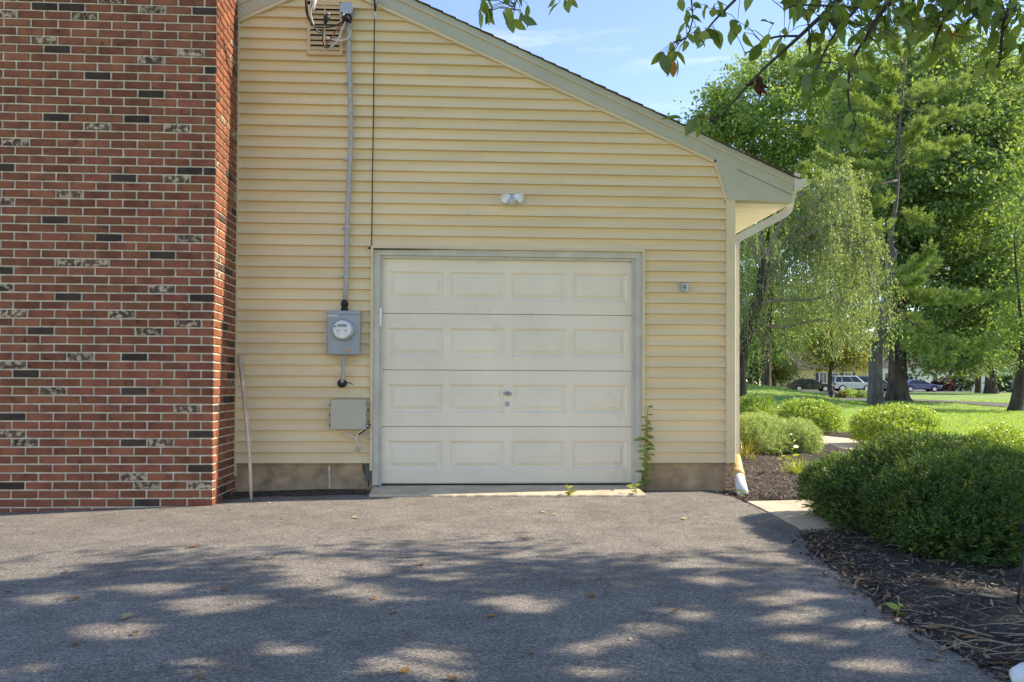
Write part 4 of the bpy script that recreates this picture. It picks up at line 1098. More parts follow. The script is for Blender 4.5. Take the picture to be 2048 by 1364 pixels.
# lawn grass blades near the camera
n = 90000
d = 1 / rng.uniform(1 / 46., 1 / 10.5, n)
ang = rng.uniform(.20, .74, n)
gx = CAM[0] + d * (ang); gy = CAM[1] + d
ok = (gx > bed_right(gy) + .02) | (gy > 13.7)
ok &= np.min(np.stack([np.hypot(gx - p[0], gy - p[1]) for p in st[::2]]), 0) > 3.15
gx, gy, d = gx[ok], gy[ok], d[ok]
gz = terrain(gx, gy)
n = len(gx)
A = unit(np.stack([rng.normal(0, .45, n), rng.normal(0, .45, n), np.ones(n)], -1))
V, F_ = leaf_quads(np.stack([gx, gy, gz], -1), A, np.clip(.028 + .0016 * d, .03, .07) * rng.uniform(.6, 1.2, n), .003 + .0006 * d)
tag(link('grass', np_mesh('grass', V, F_, m_grass)), 'short green grass blades growing all over the lawn', 'grass', None, 'stuff')

# mulch chips
n = 34000
y = np.concatenate([rng.uniform(-6.2, 0, n // 2), rng.uniform(-.8, 6, n // 2)]); x0 = np.where(y < .05, drive_edge(np.minimum(y, .1)), 4.95)
x = x0 + rng.random(n) ** 1.5 * (np.minimum(bed_right(y), x0 + 3.4) - x0) - .02 * (rng.random(n) < .2)
dm = np.full(n, 9.)
for p in c2[::2]: dm = np.minimum(dm, np.hypot(x - p[0], y - p[1]) / p[2])
k_ = dm > 1.05
x, y = x[k_], y[k_]; n = len(x)
z = bed_z(x, y) + rng.uniform(.002, .014, n)
A = unit(np.stack([rng.normal(0, 1, n), rng.normal(0, 1, n), rng.normal(0, .22, n)], -1))
V, F_ = leaf_quads(np.stack([x, y, z], -1), A, rng.uniform(.012, .048, n), rng.uniform(.006, .016, n), np.stack([rng.normal(0, .35, n), rng.normal(0, .35, n), np.ones(n)], -1), .1)
tag(link('mulch_chips', np_mesh('mulch_chips', V, F_, m_chips)), 'loose dark bark chips covering the planting bed', 'mulch', None, 'stuff')

# litter caught along the driveway edge, and thin dry twigs over the mulch
n = 420
y = rng.uniform(-5.6, -2.3, n); x = drive_edge(y) + rng.normal(.03, .07, n)
A = unit(np.stack([rng.normal(0, 1, n), rng.normal(0, 1, n), rng.normal(.1, .25, n)], -1))
z = np.where(x < drive_edge(y), drive_z(x, y) + .006, bed_z(x, y) + .012)
V, F_ = leaf_quads(np.stack([x, y, z], -1), A, rng.uniform(.015, .05, n), rng.uniform(.008, .026, n), np.stack([rng.normal(0, .5, n), rng.normal(0, .5, n), np.ones(n)], -1), .2)
tag(link('edge_litter', np_mesh('edge_litter', V, F_, leaf_mat('edge_litter', [G(.07, .04, .025), G(.16, .085, .045), G(.26, .16, .09), G(.40, .30, .20)], .1, (1.2, 1, .8), .02))), 'crumbled dead leaf bits along the driveway edge', 'litter', None, 'stuff')
mb = MB()
for i in range(230):
    y = random.uniform(-5.6, -2.2); x = float(drive_edge(y)) + random.uniform(.02, 1.5); L_ = random.uniform(.05, .22); a = random.uniform(0, 6.28)
    z0 = float(bed_z(x, y)) + random.uniform(.012, .022)
    mb.tube([(x, y, z0), (x + math.cos(a) * L_ * .5, y + math.sin(a) * L_ * .5 + random.uniform(-.01, .01), z0 + random.uniform(0, .012)), (x + math.cos(a) * L_, y + math.sin(a) * L_, z0 + random.uniform(-.006, .006))], [.0018, .0014, .0008], 3, cap=False)
tag(mb.build('mulch_twigs', m_straw), 'thin dry twigs scattered over the dark mulch', 'twigs', None, 'stuff')

# ------------------------------------------------------------------ trees
def smooth(P, sub=4):
    P = [Vector(p) for p in P]; out = []
    for i in range(len(P) - 1):
        p0, p1, p2, p3 = P[max(i - 1, 0)], P[i], P[i + 1], P[min(i + 2, len(P) - 1)]
        for s in range(sub):
            t = s / sub
            out.append(.5 * ((2 * p1) + (p2 - p0) * t + (2 * p0 - 5 * p1 + 4 * p2 - p3) * t * t + (3 * p1 - p0 - 3 * p2 + p3) * t ** 3))
    out.append(P[-1]); return out
def radii(n, r0, r1, flare=0.):
    return [r0 + (r1 - r0) * (i / (n - 1)) ** .9 + flare * math.exp(-i / (n - 1) * 14) for i in range(n)]
def broadleaf(name, label, trunk, r0, crowns, n_clump, per, rc, ll, mat, bark, group=None, limbs=16, flare=.3, cat_='tree', seed=1, droop=.15):
    """trunk: world points; crowns: list of (centre, (rx, ry, rz)) in world metres"""
    base = Vector(trunk[0]); root = tag(empty(name, tuple(base)), label, cat_, group)
    tp_ = smooth([Vector(p) - base for p in trunk])
    mb = MB(); mb.tube([tp_[0] + Vector((0, 0, -.5))] + tp_, radii(len(tp_) + 1, r0, r0 * .4, flare * r0), 12)
    mb.build('trunk', bark, root, True)
    vol = np.array([r[0] * r[1] * r[2] for c, r in crowns]) ** .75; vol /= vol.sum()
    r_ = np.random.default_rng(seed)
    cl_, out_ = [], []
    for (c, r), w in zip(crowns, vol):
        k = max(3, int(n_clump * w)); v = unit(r_.normal(0, 1, (k, 3)))
        rad = lump(v, seed * 13 + len(cl_), .10) * (.35 + .65 * r_.random(k) ** .42)
        cl_ += list(np.array(c) - np.array(base) + v * rad[:, None] * np.array(r)); out_ += list(v)
    cl_ = np.array(cl_); out_ = np.array(out_)
    mb = MB()
    pick_ = r_.choice(len(cl_), min(limbs, len(cl_)), False)
    for i in pick_:
        e = Vector(cl_[i]); s = tp_[int(len(tp_) * random.uniform(.45, .98))] if e.z > tp_[-1].z * .6 else tp_[int(len(tp_) * random.uniform(.3, .6))]
        m = s.lerp(e, .5) + Vector((random.uniform(-.3, .3), random.uniform(-.3, .3), .12 * (e - s).length))
        q = smooth([s, m, e], 3); mb.tube(q, radii(len(q), r0 * random.uniform(.16, .32), r0 * .035), 6)
    mb.build('limbs', bark, root, True)
    k = len(cl_)
    sz = rc * r_.uniform(.6, 1.3, k)
    off_ = r_.normal(0, 1, (k, per, 3)) * sz[:, None, None] * np.array((1, 1, .55))
    base_ = (cl_[:, None] + off_).reshape(-1, 3)
    O = np.repeat(out_, per, 0)
    A = unit(r_.normal(0, .8, base_.shape) + O * .5 - np.array((0, 0, droop)))
    nrm = unit(r_.normal(0, .7, base_.shape) + np.array((0, 0, .8)))
    V, F_ = leaf_quads(base_, A, ll * r_.uniform(.65, 1.3, len(base_)), ll * .62 * r_.uniform(.7, 1.2, len(base_)), nrm)
    link('crown', np_mesh('crown', V, F_, mat), root)
    return root
def E(px, py, rx, rz, d, ry=None):
    s = d / F_PX
    return (at(px, py, d), (rx * s, (ry if ry else (rx + rz) * .5 * s), rz * s))
def gp(px, py, d):
    p = at(px, py, d); p[2] = float(terrain(p[0], p[1])); return p

D = 48
broadleaf('maple_tree', 'tall maple rising behind the roof edge at the left of the trees', [gp(1533, 772, D), at(1533, 690, D), at(1540, 560, D), at(1545, 420, D), at(1550, 260, D)], .30,
          [E(1545, 240, 150, 130, D), E(1450, 290, 80, 80, D), E(1640, 190, 110, 110, D), E(1500, 400, 120, 120, D), E(1620, 380, 110, 130, D), E(1580, 540, 130, 110, D)], 520, 110, .50, .24, m_leaf_maple, m_bark, 'maples behind the house', 26, seed=21)
D = 37
broadleaf('maple_tree', 'huge dark trunked maple in the centre of the lawn with a flared base', [gp(1795, 805, D), at(1795, 760, D), at(1797, 660, D), at(1805, 540, D), at(1820, 380, D), at(1835, 200, D)], .46,
          [E(1835, 300, 190, 200, D), E(1940, 190, 150, 130, D), E(1770, 430, 130, 150, D), E(1960, 430, 150, 170, D), E(1860, 580, 190, 100, D), E(1770, 190, 110, 100, D), E(1990, 590, 110, 90, D), E(1880, 695, 95, 42, D), E(1925, 722, 70, 26, D), E(1840, 735, 45, 20, D)], 900, 110, .42, .20, m_leaf_maple_b, m_bark, 'maples behind the house', 40, flare=1.0, seed=22)
D = 68
broadleaf('maple_tree', 'distant maple with a pale buttressed trunk at the right of the street', [gp(1982, 786, D), at(1982, 700, D), at(1990, 560, D), at(2000, 350, D)], .46,
          [E(2010, 330, 160, 260, D), E(2090, 180, 130, 160, D), E(1990, 620, 110, 95, D), E(2080, 560, 100, 120, D), E(2010, 722, 50, 26, D), E(1915, 735, 36, 18, D)], 380, 90, .75, .34, m_leaf_maple, m_bark, 'maples behind the house', 20, flare=1.1, seed=23)
broadleaf('maple_tree', 'distant maple with a slim dark trunk just left of the buttressed trunk', [gp(1956, 782, D + 3), at(1957, 700, D + 3), at(1950, 560, D + 3), at(1930, 380, D + 3)], .26,
          [E(1925, 420, 110, 170, D + 3), E(1900, 650, 80, 70, D + 3)], 170, 60, .85, .34, m_leaf_maple_b, m_bark, 'maples behind the house', 12, flare=.4, seed=24)
D = 30.5
broadleaf('leaning_tree', 'leaning dark trunked tree at the right edge of the lawn by the street', [gp(2032, 830, D), at(2040, 770, D), at(2052, 690, D), at(2075, 560, D)], .27,
          [E(2025, 690, 62, 62, D), E(2100, 600, 80, 130, D), E(2110, 400, 80, 150, D)], 170, 56, .36, .15, m_leaf_maple, m_bark, None, 12, flare=.7, seed=25)
D = 76
broadleaf('small_yellow_tree', 'small spreading yellow green tree in front of the yellow house', [gp(1660, 769, D), at(1660, 752, D), at(1662, 735, D), at(1668, 700, D)], .22,
          [E(1640, 690, 50, 38, D), E(1700, 690, 50, 40, D), E(1670, 660, 60, 35, D), E(1715, 728, 34, 18, D), E(1640, 720, 44, 20, D), E(1685, 715, 40, 22, D)], 150, 52, .62, .26, m_leaf_yellow, m_bark, None, 16, flare=.3, seed=26)
D = 64
broadleaf('low_tree', 'low bright yellow green shrubby tree on the grass rise at the left', [gp(1545, 782, D), at(1546, 765, D), at(1550, 745, D)], .10,
          [E(1552, 745, 30, 18, D), E(1525, 735, 26, 20, D)], 90, 46, .5, .22, m_leaf_yellow, m_bark, None, 8, flare=.2, seed=27)
D = 58
broadleaf('understorey_tree', 'mid green understorey tree hanging over the grass rise at the left', [gp(1500, 775, D), at(1502, 730, D), at(1505, 680, D)], .16,
          [E(1505, 660, 60, 90, D), E(1560, 650, 60, 60, D)], 150, 52, .6, .25, m_leaf_maple, m_bark, None, 10, flare=.3, seed=28)

# crooked grey trunked pine with long soft plumes
D = 30.
base = gp(1752, 820, D)
pine = tag(empty('pine_tree', tuple(base)), 'crooked grey trunked pine with soft plumes in front of the huge maple', 'tree')
def rel(px, py, dd=0.): return Vector(at(px, py, D + dd) - base)
trunk = [Vector((0, 0, -.4)), rel(1751, 760), rel(1752, 700), rel(1765, 645), rel(1774, 610), rel(1779, 560), rel(1778, 528), rel(1788, 508), rel(1781, 490), rel(1784, 450), rel(1793, 400), rel(1798, 330), rel(1800, 240), rel(1808, 150), rel(1815, 60)]
tr = smooth(trunk, 3)
mb = MB(); mb.tube(tr, [max(.045, .26 - .0065 * i) + (.09 if i < 3 else 0) * (1 - i / 3) for i in range(len(tr))], 12); mb.build('trunk', m_bark_pine, pine, True)
plumes = [((1779, 560), (1862, 500)), ((1779, 565), (1868, 525)), ((1778, 575), (1862, 598)), ((1776, 560), (1835, 560)), ((1774, 590), (1745, 545)), ((1784, 450), (1718, 452)), ((1790, 420), (1850, 440)), ((1774, 620), (1832, 640)),
          ((1770, 640), (1730, 640)), ((1793, 400), (1720, 385)), ((1774, 625), (1850, 700)), ((1774, 625), (1900, 715)), ((1776, 610), (1965, 690)), ((1776, 585), (1945, 590)), ((1780, 570), (2025, 585)), ((1798, 330), (1700, 330)),
          ((1798, 330), (1880, 300)), ((1800, 280), (1720, 235)), ((1800, 260), (1900, 220)), ((1800, 240), (1690, 180)), ((1803, 200), (1925, 160)), ((1806, 180), (1735, 110)), ((1808, 150), (1890, 100)), ((1810, 120), (1770, 60)),
          ((1812, 100), (1850, 50)), ((1815, 60), (1815, 15)), ((1798, 340), (1640, 305)), ((1796, 360), (1600, 335)), ((1798, 300), (1665, 255)), ((1800, 215), (1960, 215)), ((1800, 300), (1930, 280)), ((1752, 690), (1700, 660)), ((1770, 640), (1815, 670)),
          ((1806, 170), (1700, 120)), ((1804, 190), (1850, 170)), ((1800, 230), (1770, 200)), ((1805, 170), (1780, 150)), ((1799, 300), (1840, 250))]
nd, mb = [], MB()
for (a, b) in plumes:
    dz = random.uniform(-2.2, 1.2)
    s, e = rel(*a), rel(*b, dd=dz)
    L_ = (e - s).length
    m = s.lerp(e, .5) + Vector((0, 0, -.10 * L_))
    br = smooth([s, m, e], 5)
    mb.tube(br, radii(len(br), .014 + .008 * L_, .006), 5)
    ax = (e - s).normalized()
    nt_ = int(16 + 24 * L_)
    for i in range(nt_):
        t = .22 + .78 * (i / nt_) ** .8
        p = br[min(len(br) - 1, int(t * (len(br) - 1)))]
        tw = (ax + Vector((random.gauss(0, .55), random.gauss(0, .55), random.gauss(.25, .35)))).normalized()
        tl = random.uniform(.25, .55) * (1.2 - .5 * t)
        q = p + tw * tl
        if i % 3 == 0: mb.tube([p, q], [.008, .004], 4)
        nn_ = 56
        ts = rng.random(nn_) ** .7
        bp = np.array(p) + np.outer(ts, np.array(tw)) * tl
        dd_ = unit(np.array(tw) * .9 + rng.normal(0, .48, (nn_, 3)))
        nd.append((bp, dd_))
mb.build('branches', m_bark_pine, pine, True)
bp = np.concatenate([x[0] for x in nd]); dd_ = np.concatenate([x[1] for x in nd])
V, F_ = leaf_quads(bp, dd_, rng.uniform(.11, .20, len(bp)), .020)
link('needles', np_mesh('needles', V, F_, m_leaf_pine), pine)

# weeping tree: arching limbs and hanging strands
D = 22.
base = gp(1476, 800, D)
weep = tag(empty('weeping_tree', tuple(base)), 'weeping tree with pale arching limbs and hanging curtains of leaves by the house corner', 'tree')
mb = MB()
tk = smooth([Vector((0, 0, -.4)), rel(1476, 745), rel(1490, 680), rel(1512, 610), rel(1522, 570), rel(1530, 520)], 3)
mb.tube(tk, radii(len(tk), .20, .12, .3), 10); mb.build('trunk', m_bark, weep, True)
limbs_px = [[(1522, 570), (1550, 530), (1585, 490), (1620, 440), (1660, 380), (1685, 360), (1712, 372)], [(1518, 590), (1545, 560), (1590, 520), (1650, 470), (1700, 415), (1730, 440)], [(1530, 520), (1520, 470), (1525, 420), (1545, 400)],
            [(1510, 610), (1560, 600), (1620, 600), (1660, 590), (1700, 610)], [(1505, 640), (1560, 655), (1640, 640), (1680, 655), (1700, 690)], [(1530, 520), (1560, 450), (1590, 400), (1620, 380), (1640, 385)], [(1525, 540), (1500, 480), (1480, 430), (1460, 420)],
            [(1530, 520), (1580, 470), (1640, 400), (1690, 350), (1705, 355)], [(1585, 490), (1660, 450), (1720, 470), (1745, 540)], [(1650, 470), (1720, 500), (1750, 590), (1775, 640)], [(1495, 660), (1480, 600), (1470, 560)], [(1500, 650), (1540, 690), (1530, 720)]]
limb_pts, starts = [], []
mb = MB()
for lp in limbs_px:
    z0 = random.uniform(-.5, .5); pts = [rel(a, b, dd=z0 * (i / len(lp)) * 3) for i, (a, b) in enumerate(lp)]
    q = smooth(pts, 4); mb.tube(q, radii(len(q), .062, .012), 6)
    for i, p in enumerate(q):
        if i > len(q) * .25: limb_pts.append((p, i / len(q)))
strand_b, strand_d = [], []
sm = MB()
knots = [random.choice(limb_pts)[0] + Vector((random.gauss(0, .12), random.gauss(0, .5), random.gauss(.03, .1))) for _ in range(95)] + [Vector((random.uniform(.0, 3.4), random.gauss(0, .8), random.uniform(2.6, 4.5))) for _ in range(16)]
for k in range(1050):
    s = random.choice(knots) + Vector((random.gauss(0, .10), random.gauss(0, .10), random.gauss(.0, .12)))
    L_ = random.uniform(.35, 2.5)
    far_right = s.x > 3.55
    floor_ = random.uniform(.05, .7) if (far_right or s.x < .35) else random.uniform(1.5, 2.5)
    if s.z - L_ < floor_: L_ = max(.25, s.z - floor_)
    if s.z < floor_: continue
    sw = Vector((random.gauss(.06, .16), random.gauss(0, .16), 0))
    P_ = [s, s + sw * .6 + Vector((0, 0, .05)), s + sw + Vector((0, 0, -.3 * L_)), s + sw * 1.15 + Vector((random.gauss(0, .03), 0, -L_))]
    q = smooth(P_, 5)
    if k % 2 == 0: sm.tube(q, radii(len(q), .007, .003), 3, cap=False)
    nl = int(26 * L_ + 6)
    ii = rng.integers(2, len(q) - 1, nl); f_ = rng.random(nl)
    qa = np.array(q); bp = qa[ii] * (1 - f_[:, None]) + qa[np.minimum(ii + 1, len(q) - 1)] * f_[:, None] + rng.normal(0, .022, (nl, 3))
    strand_b.append(bp); strand_d.append(unit(rng.normal(0, .45, (nl, 3)) + np.array((0, 0, -.9))))
mb.build('limbs', m_bark_pale, weep, True); sm.build('strands', m_bark_pale, weep)
bp = np.concatenate(strand_b); dd_ = np.concatenate(strand_d)
V, F_ = leaf_quads(bp, dd_, rng.uniform(.05, .095, len(bp)), rng.uniform(.02, .036, len(bp)))
link('leaves', np_mesh('leaves', V, F_, m_leaf_weep), weep)

# far wood that closes the view
n = 150000
cx_ = np.arange(-130, 200, 5.); ht = np.random.default_rng(4).uniform(9, 17, len(cx_)); cyy = np.random.default_rng(5).uniform(138, 158, len(cx_))
i_ = rng.integers(0, len(cx_), n)
v = unit(rng.normal(0, 1, (n, 3))) * (.6 + .4 * rng.random((n, 1)))
P = np.stack([cx_[i_] + v[:, 0] * 4.6, cyy[i_] + v[:, 1] * 4, np.maximum(.6, ht[i_] * .52 + v[:, 2] * ht[i_] * .52)], -1)
V, F_ = leaf_quads(P, unit(rng.normal(0, 1, (n, 3))), rng.uniform(.5, 1., n), .55)
tag(link('far_wood', np_mesh('far_wood', V, F_, m_wood_far)), 'far off green wood beyond the houses', 'wood', None, 'stuff')

# ------------------------------------------------------------------ parked cars
def car(name, label, color, loc, rotz, kind):
    root = tag(empty(name, loc, rotz), label, 'car', 'cars parked beyond the lawn')
    paint = M(name + '_paint', color, .35, .03, 1, spec=.4, coat=.25)
    if kind == 'suv': L_, W_, H_, belt, wr = 4.65, 1.86, 1.80, 1.02, .37
    else: L_, W_, H_, belt, wr = 4.75, 1.80, 1.45, .93, .33
    h = L_ / 2; fx, rx = h - .92, -h + .95
    def arch(cx): return [(cx + math.cos(a) * (wr + .06), .30 + math.sin(a) * (wr + .06)) for a in np.linspace(0, math.pi, 9)]
    low = .22
    pts = [(-h + .05, low + .08)] + [(x, max(z, low)) for x, z in reversed(arch(rx))] + [(x, max(z, low)) for x, z in reversed(arch(fx))] + [(h - .06, low + .06)]
    if kind == 'suv': pts += [(h, .55), (h - .02, .86), (h - .25, .97), (h - 1.20, belt + .03), (-h + .03, belt), (-h, .6)]
    else: pts += [(h, .50), (h - .05, .68), (h - .35, .78), (h - 1.25, belt - .01), (-h + .45, belt + .02), (-h + .02, belt - .03), (-h, .55)]
    mb = MB(); mb.prism(pts, 'y', -W_ / 2, W_ / 2); bm_ = mb.mesh('body', paint)
    body = link('body', bm_, root); bv = body.modifiers.new('bevel', 'BEVEL'); bv.width = .06; bv.segments = 2; bv.limit_method = 'ANGLE'
    if kind == 'suv': bot = (-h + .05, h - 1.15); top = (-h + .28, h - 2.05)
    elif kind == 'hatch': bot = (-h + .12, h - 1.2); top = (-h + .95, h - 2.25)
    else: bot = (-h + .55, h - 1.2); top = (-h + 1.35, h - 2.25)
    wb, wt = W_ / 2 - .05, W_ / 2 - .26
    zb, zt = belt - .02, H_
    def cab(x0, x1, t0, t1, y0, y1, z0, z1): return [(x0, -y0, z0), (x1, -y0, z0), (x1, y0, z0), (x0, y0, z0), (t0, -y1, z1), (t1, -y1, z1), (t1, y1, z1), (t0, y1, z1)]
    mb = MB(); mb.add(cab(bot[0], bot[1], top[0], top[1], wb, wt, zb, zt), [(0, 3, 2, 1), (4, 5, 6, 7), (0, 1, 5, 4), (1, 2, 6, 5), (2, 3, 7, 6), (3, 0, 4, 7)])
    me = mb.mesh('cabin', paint); c_ = link('cabin', me, root); bv = c_.modifiers.new('bevel', 'BEVEL'); bv.width = .09; bv.segments = 3
    def lerp3(a, b, t): return tuple(a[i] + (b[i] - a[i]) * t for i in range(3))
    cb = cab(bot[0], bot[1], top[0], top[1], wb + .006, wt + .006, zb, zt)
    def pane(p00, p10, p01, p11, u0, u1, v0=.10, v1=.86, name='side_window', push=(0, 0, 0)):
        def P(u, v): return tuple(np.array(lerp3(lerp3(p00, p10, u), lerp3(p01, p11, u), v)) + np.array(push))
        mb = MB(); mb.add([P(u0, v0), P(u1, v0), P(u1, v1), P(u0, v1)], [(0, 1, 2, 3)]); mb.build(name, m_car_glass, root)
    for s_ in (0, 1):
        a, b, c, d = (cb[0], cb[1], cb[4], cb[5]) if s_ == 0 else (cb[3], cb[2], cb[7], cb[6])
        for u0, u1 in (((.04, .25), (.28, .62), (.65, .95)) if kind == 'suv' else ((.06, .20), (.23, .55), (.58, .95))): pane(a, b, c, d, u0, u1)
    pane(cb[1], cb[2], cb[5], cb[6], .07, .93, .08, .9, 'windshield', (.008, 0, .004)); pane(cb[3], cb[0], cb[7], cb[4], .07, .93, .1, .88, 'rear_window', (-.008, 0, .004))
    for x in (fx, rx):
        for s_ in (-1, 1):
            mb = MB(); mb.lathe([(wr - .10, -.11), (wr, -.09), (wr, .09), (wr - .10, .11)], (x, s_ * (W_ / 2 - .10), wr), (0, s_, 0), 20); wl = mb.build('wheel', m_tyre, root)
            mb = MB(); mb.lathe([(wr - .11, .0), (wr - .10, .018), (.06, .008), (.0, .012)], (x, s_ * (W_ / 2 + .005), wr), (0, s_, 0), 14); mb.build('rim', m_rim, wl)
    for s_ in (-1, 1):
        mb = MB(); mb.cbox((h - .30, s_ * (W_ / 2 - .16) - .15, .64 if kind != 'suv' else .74), (h + .005, s_ * (W_ / 2 - .16) + .155, .74 if kind != 'suv' else .90), .01); mb.build('headlight', m_white, root)
        mb = MB(); mb.cbox((-h - .01, s_ * (W_ / 2 - .12) - .12, .72), (-h + .22, s_ * (W_ / 2 - .12) + .128, .86 if kind != 'suv' else 1.0), .01); mb.build('tail_light', M('tail_light_red', (.35, .02, .02), .3), root)
        mb = MB(); mb.cbox((bot[1] - .45, s_ * (W_ / 2 + .07) - .08, belt + .0), (bot[1] - .30, s_ * (W_ / 2 + .07) + .08, belt + .13), .02); mb.build('mirror', paint, root)
    mb = MB(); mb.box((-h + .1, -W_ / 2 - .004, .25), (h - .1, W_ / 2 + .004, .36)); mb.build('sill_trim', m_black, root)
    if kind == 'suv':
        for s_ in (-1, 1):
            mb = MB(); mb.tube([(top[0] + .1, s_ * (wt - .08), zt + .05), (top[1] - .1, s_ * (wt - .08), zt + .05)], .02, 6); mb.box((top[0] + .1, s_ * (wt - .08) - .02, zt - .01), (top[0] + .16, s_ * (wt - .08) + .02, zt + .05)); mb.box((top[1] - .16, s_ * (wt - .08) - .02, zt - .01), (top[1] - .1, s_ * (wt - .08) + .02, zt + .05)); mb.build('roof_rail', m_black, root)
    return root
def cpos(px, d): 
    p = at(px, 780, d); return (p[0], p[1], float(terrain(p[0], p[1])) + .055)
car('parked_car', 'black sedan parked at the left beyond the grass rise', (.012, .012, .016), cpos(1620, 97), R(-8), 'hatch')
car('parked_car', 'silver off roader with dark windows parked between the trees', (.52, .54, .56), cpos(1703, 97), R(-3), 'suv')
car('parked_car', 'dark blue car half hidden behind the thin grey trunk', (.05, .07, .13), cpos(1752, 105), R(-3), 'suv')
car('parked_car', 'blue sedan parked right of the big dark trunk', (.06, .08, .20), cpos(1838, 104), R(-4), 'sedan')

# ------------------------------------------------------------------ far houses
def far_house(name, label, c, wx_, dy_, wall_h, roof_h, mats, wins, rotz=0., door=None):
    root = tag(empty(name, c, rotz), label, 'house')
    mw, mr, mshut, mglass = mats
    mb = MB(); mb.box((-wx_, 0, -.6), (wx_, dy_, wall_h)); mb.build('wall', mw, root)
    mb = MB(); mb.prism([(-.5, wall_h - .15), (dy_ + .5, wall_h - .15), (dy_ / 2, wall_h + roof_h)], 'x', -wx_ - .4, wx_ + .4); mb.build('roof', mr, root)
    for (x, z, w, h) in wins:
        mb = MB(); mb.box((x - w / 2 - .08, -.05, z - h / 2 - .08), (x + w / 2 + .08, -.002, z + h / 2 + .08)); wn = mb.build('window', m_white, root)
        for sx in (-1, 1):
            mb = MB(); mb.box((x + sx * w / 4 - w / 4 + .03, -.06, z - h / 2), (x + sx * w / 4 + w / 4 - .03, -.0505, z + h / 2)); mb.build('pane', mglass, wn)
            if mshut:
                mb = MB(); mb.box((x + sx * (w / 2 + .30) - .20, -.045, z - h / 2 - .05), (x + sx * (w / 2 + .30) + .20, -.002, z + h / 2 + .05)); mb.build('shutter', mshut, root)
    if door:
        mb = MB(); mb.box((door - .5, -.06, -.1), (door + .5, -.003, 2.05)); mb.build('door', m_dark, root)
    return root
m_yellow = M('yellow_siding', (.56, .47, .20), .6, .05, 2); m_roof_far = M('far_brown_roof', (.07, .055, .05), .9, .2, 5)
m_white_wall = M('white_siding', (.70, .71, .70), .6, .05, 2)
m_shut = M('dark_shutter', (.05, .05, .06), .6)
def hpos(px, d): p = at(px, 775, d); return (p[0], p[1], float(terrain(p[0], p[1])))
far_house('yellow_house', 'yellow sided house with dark shutters behind the small yellow tree', hpos(1668, 114), 4.6, 9, 3.0, 2.4, (m_yellow, m_roof_far, m_shut, m_car_glass), [(-1.5, 1.7, 1.0, 1.3), (1.9, 1.7, 1.0, 1.3), (.2, 1.7, .8, 1.3)])
far_house('white_house', 'white sided house partly hidden behind the maple trunks', hpos(1790, 117), 4.0, 9, 3.3, 2.6, (m_white_wall, m_roof_far, None, m_car_glass), [(-1.0, 1.8, 1.0, 1.2), (2.0, 1.8, 1.0, 1.2)])
far_house('white_house', 'long white house far right behind the maple with the buttressed trunk', hpos(1965, 122), 8.4, 9, 2.9, 2.4, (m_white_wall, m_roof_far, None, m_car_glass), [(-5, 1.7, 1.1, 1.2), (-1.5, 1.7, 1.1, 1.2), (5.5, 1.7, 1.2, 1.3)], 0, 2.2)
for px, d, r_, lab, mt_ in ((1882, 110, 1.3, 'purple leaved shrub beside the blue sedan', leaf_mat('purple_leaf', [G(.06, .025, .04), G(.10, .04, .06)], .3)), (1918, 111, 1.6, 'dark green rounded shrub in front of the long white house', m_leaf_shade), (2020, 100, 1.8, 'dark evergreen shrub at the far right in front of the white house', m_leaf_shade)):
    p = hpos(px, d); shrub('far_shrub', lab, p, (r_, r_, r_ * .8), 260, 7, .3, .18, mt_, 'shrub', 'shrubs in front of the far houses', int(px), spray=.3, stems=3)

# roadside bed, ornament and post
p = gp(1700, 792, 52)
for k, (px, r_, lab, mt_) in enumerate(((1682, .24, 'reddish low clump at the left end of the roadside bed', m_leaf_lily), (1700, .34, 'green clump in the middle of the roadside bed', m_leaf_bush), (1724, .30, 'grey green clump at the right end of the roadside bed', m_leaf_feather))):
    q = gp(px, 797, 50); shrub('bed_clump', lab, tuple(q), (r_, r_, r_ * .9), 190, 8, .09, .03, mt_, 'perennial', 'clumps in the roadside bed', 60 + k, spray=.12, stems=3)
q = gp(1662, 798, 47)
orn = tag(empty('garden_ornament', tuple(q)), 'small dark ornament standing at the left end of the roadside bed', 'ornament')
m_orn = M('dark_weathered_stone', (.06, .05, .045), .8, .3, 12)
mb = MB(); mb.lathe([(.20, 0), (.20, .06), (.12, .10), (.10, .22), (.16, .30)], (0, 0, 0), (0, 0, 1), 14); mb.build('pedestal', m_orn, orn, True)
mb = MB(); mb.lathe([(.13, .301), (.15, .42), (.12, .56), (.07, .62), (.10, .70), (.09, .78), (.03, .83)], (0, 0, 0), (0, 0, 1), 14); mb.build('figure', m_orn, orn, True)
mb = MB(); mb.tube([(.10, 0, .48), (.22, 0, .42), (.34, 0, .36), (.40, 0, .28)], [.05, .05, .05, .03], 8); mb.build('figure_arm', M('pale_stone', (.30, .26, .22), .8), orn, True)
q = gp(2031, 812, 41)
ps = tag(empty('roadside_post', tuple(q)), 'weathered grey square post beside the leaning trunk at the right edge', 'post')
mb = MB(); mb.cbox((-.085, -.085, -.3), (.085, .085, 1.62), .01); mb.build('post_shaft', M('grey_post_wood', (.30, .27, .25), .9, .2, 8, stretch=(1, 1, .1)), ps)
mb = MB(); mb.prism([(-.10, 1.621), (.10, 1.621), (.0, 1.70)], 'y', -.10, .10); mb.build('post_cap', M('post_cap_wood', (.24, .22, .20), .9), ps)

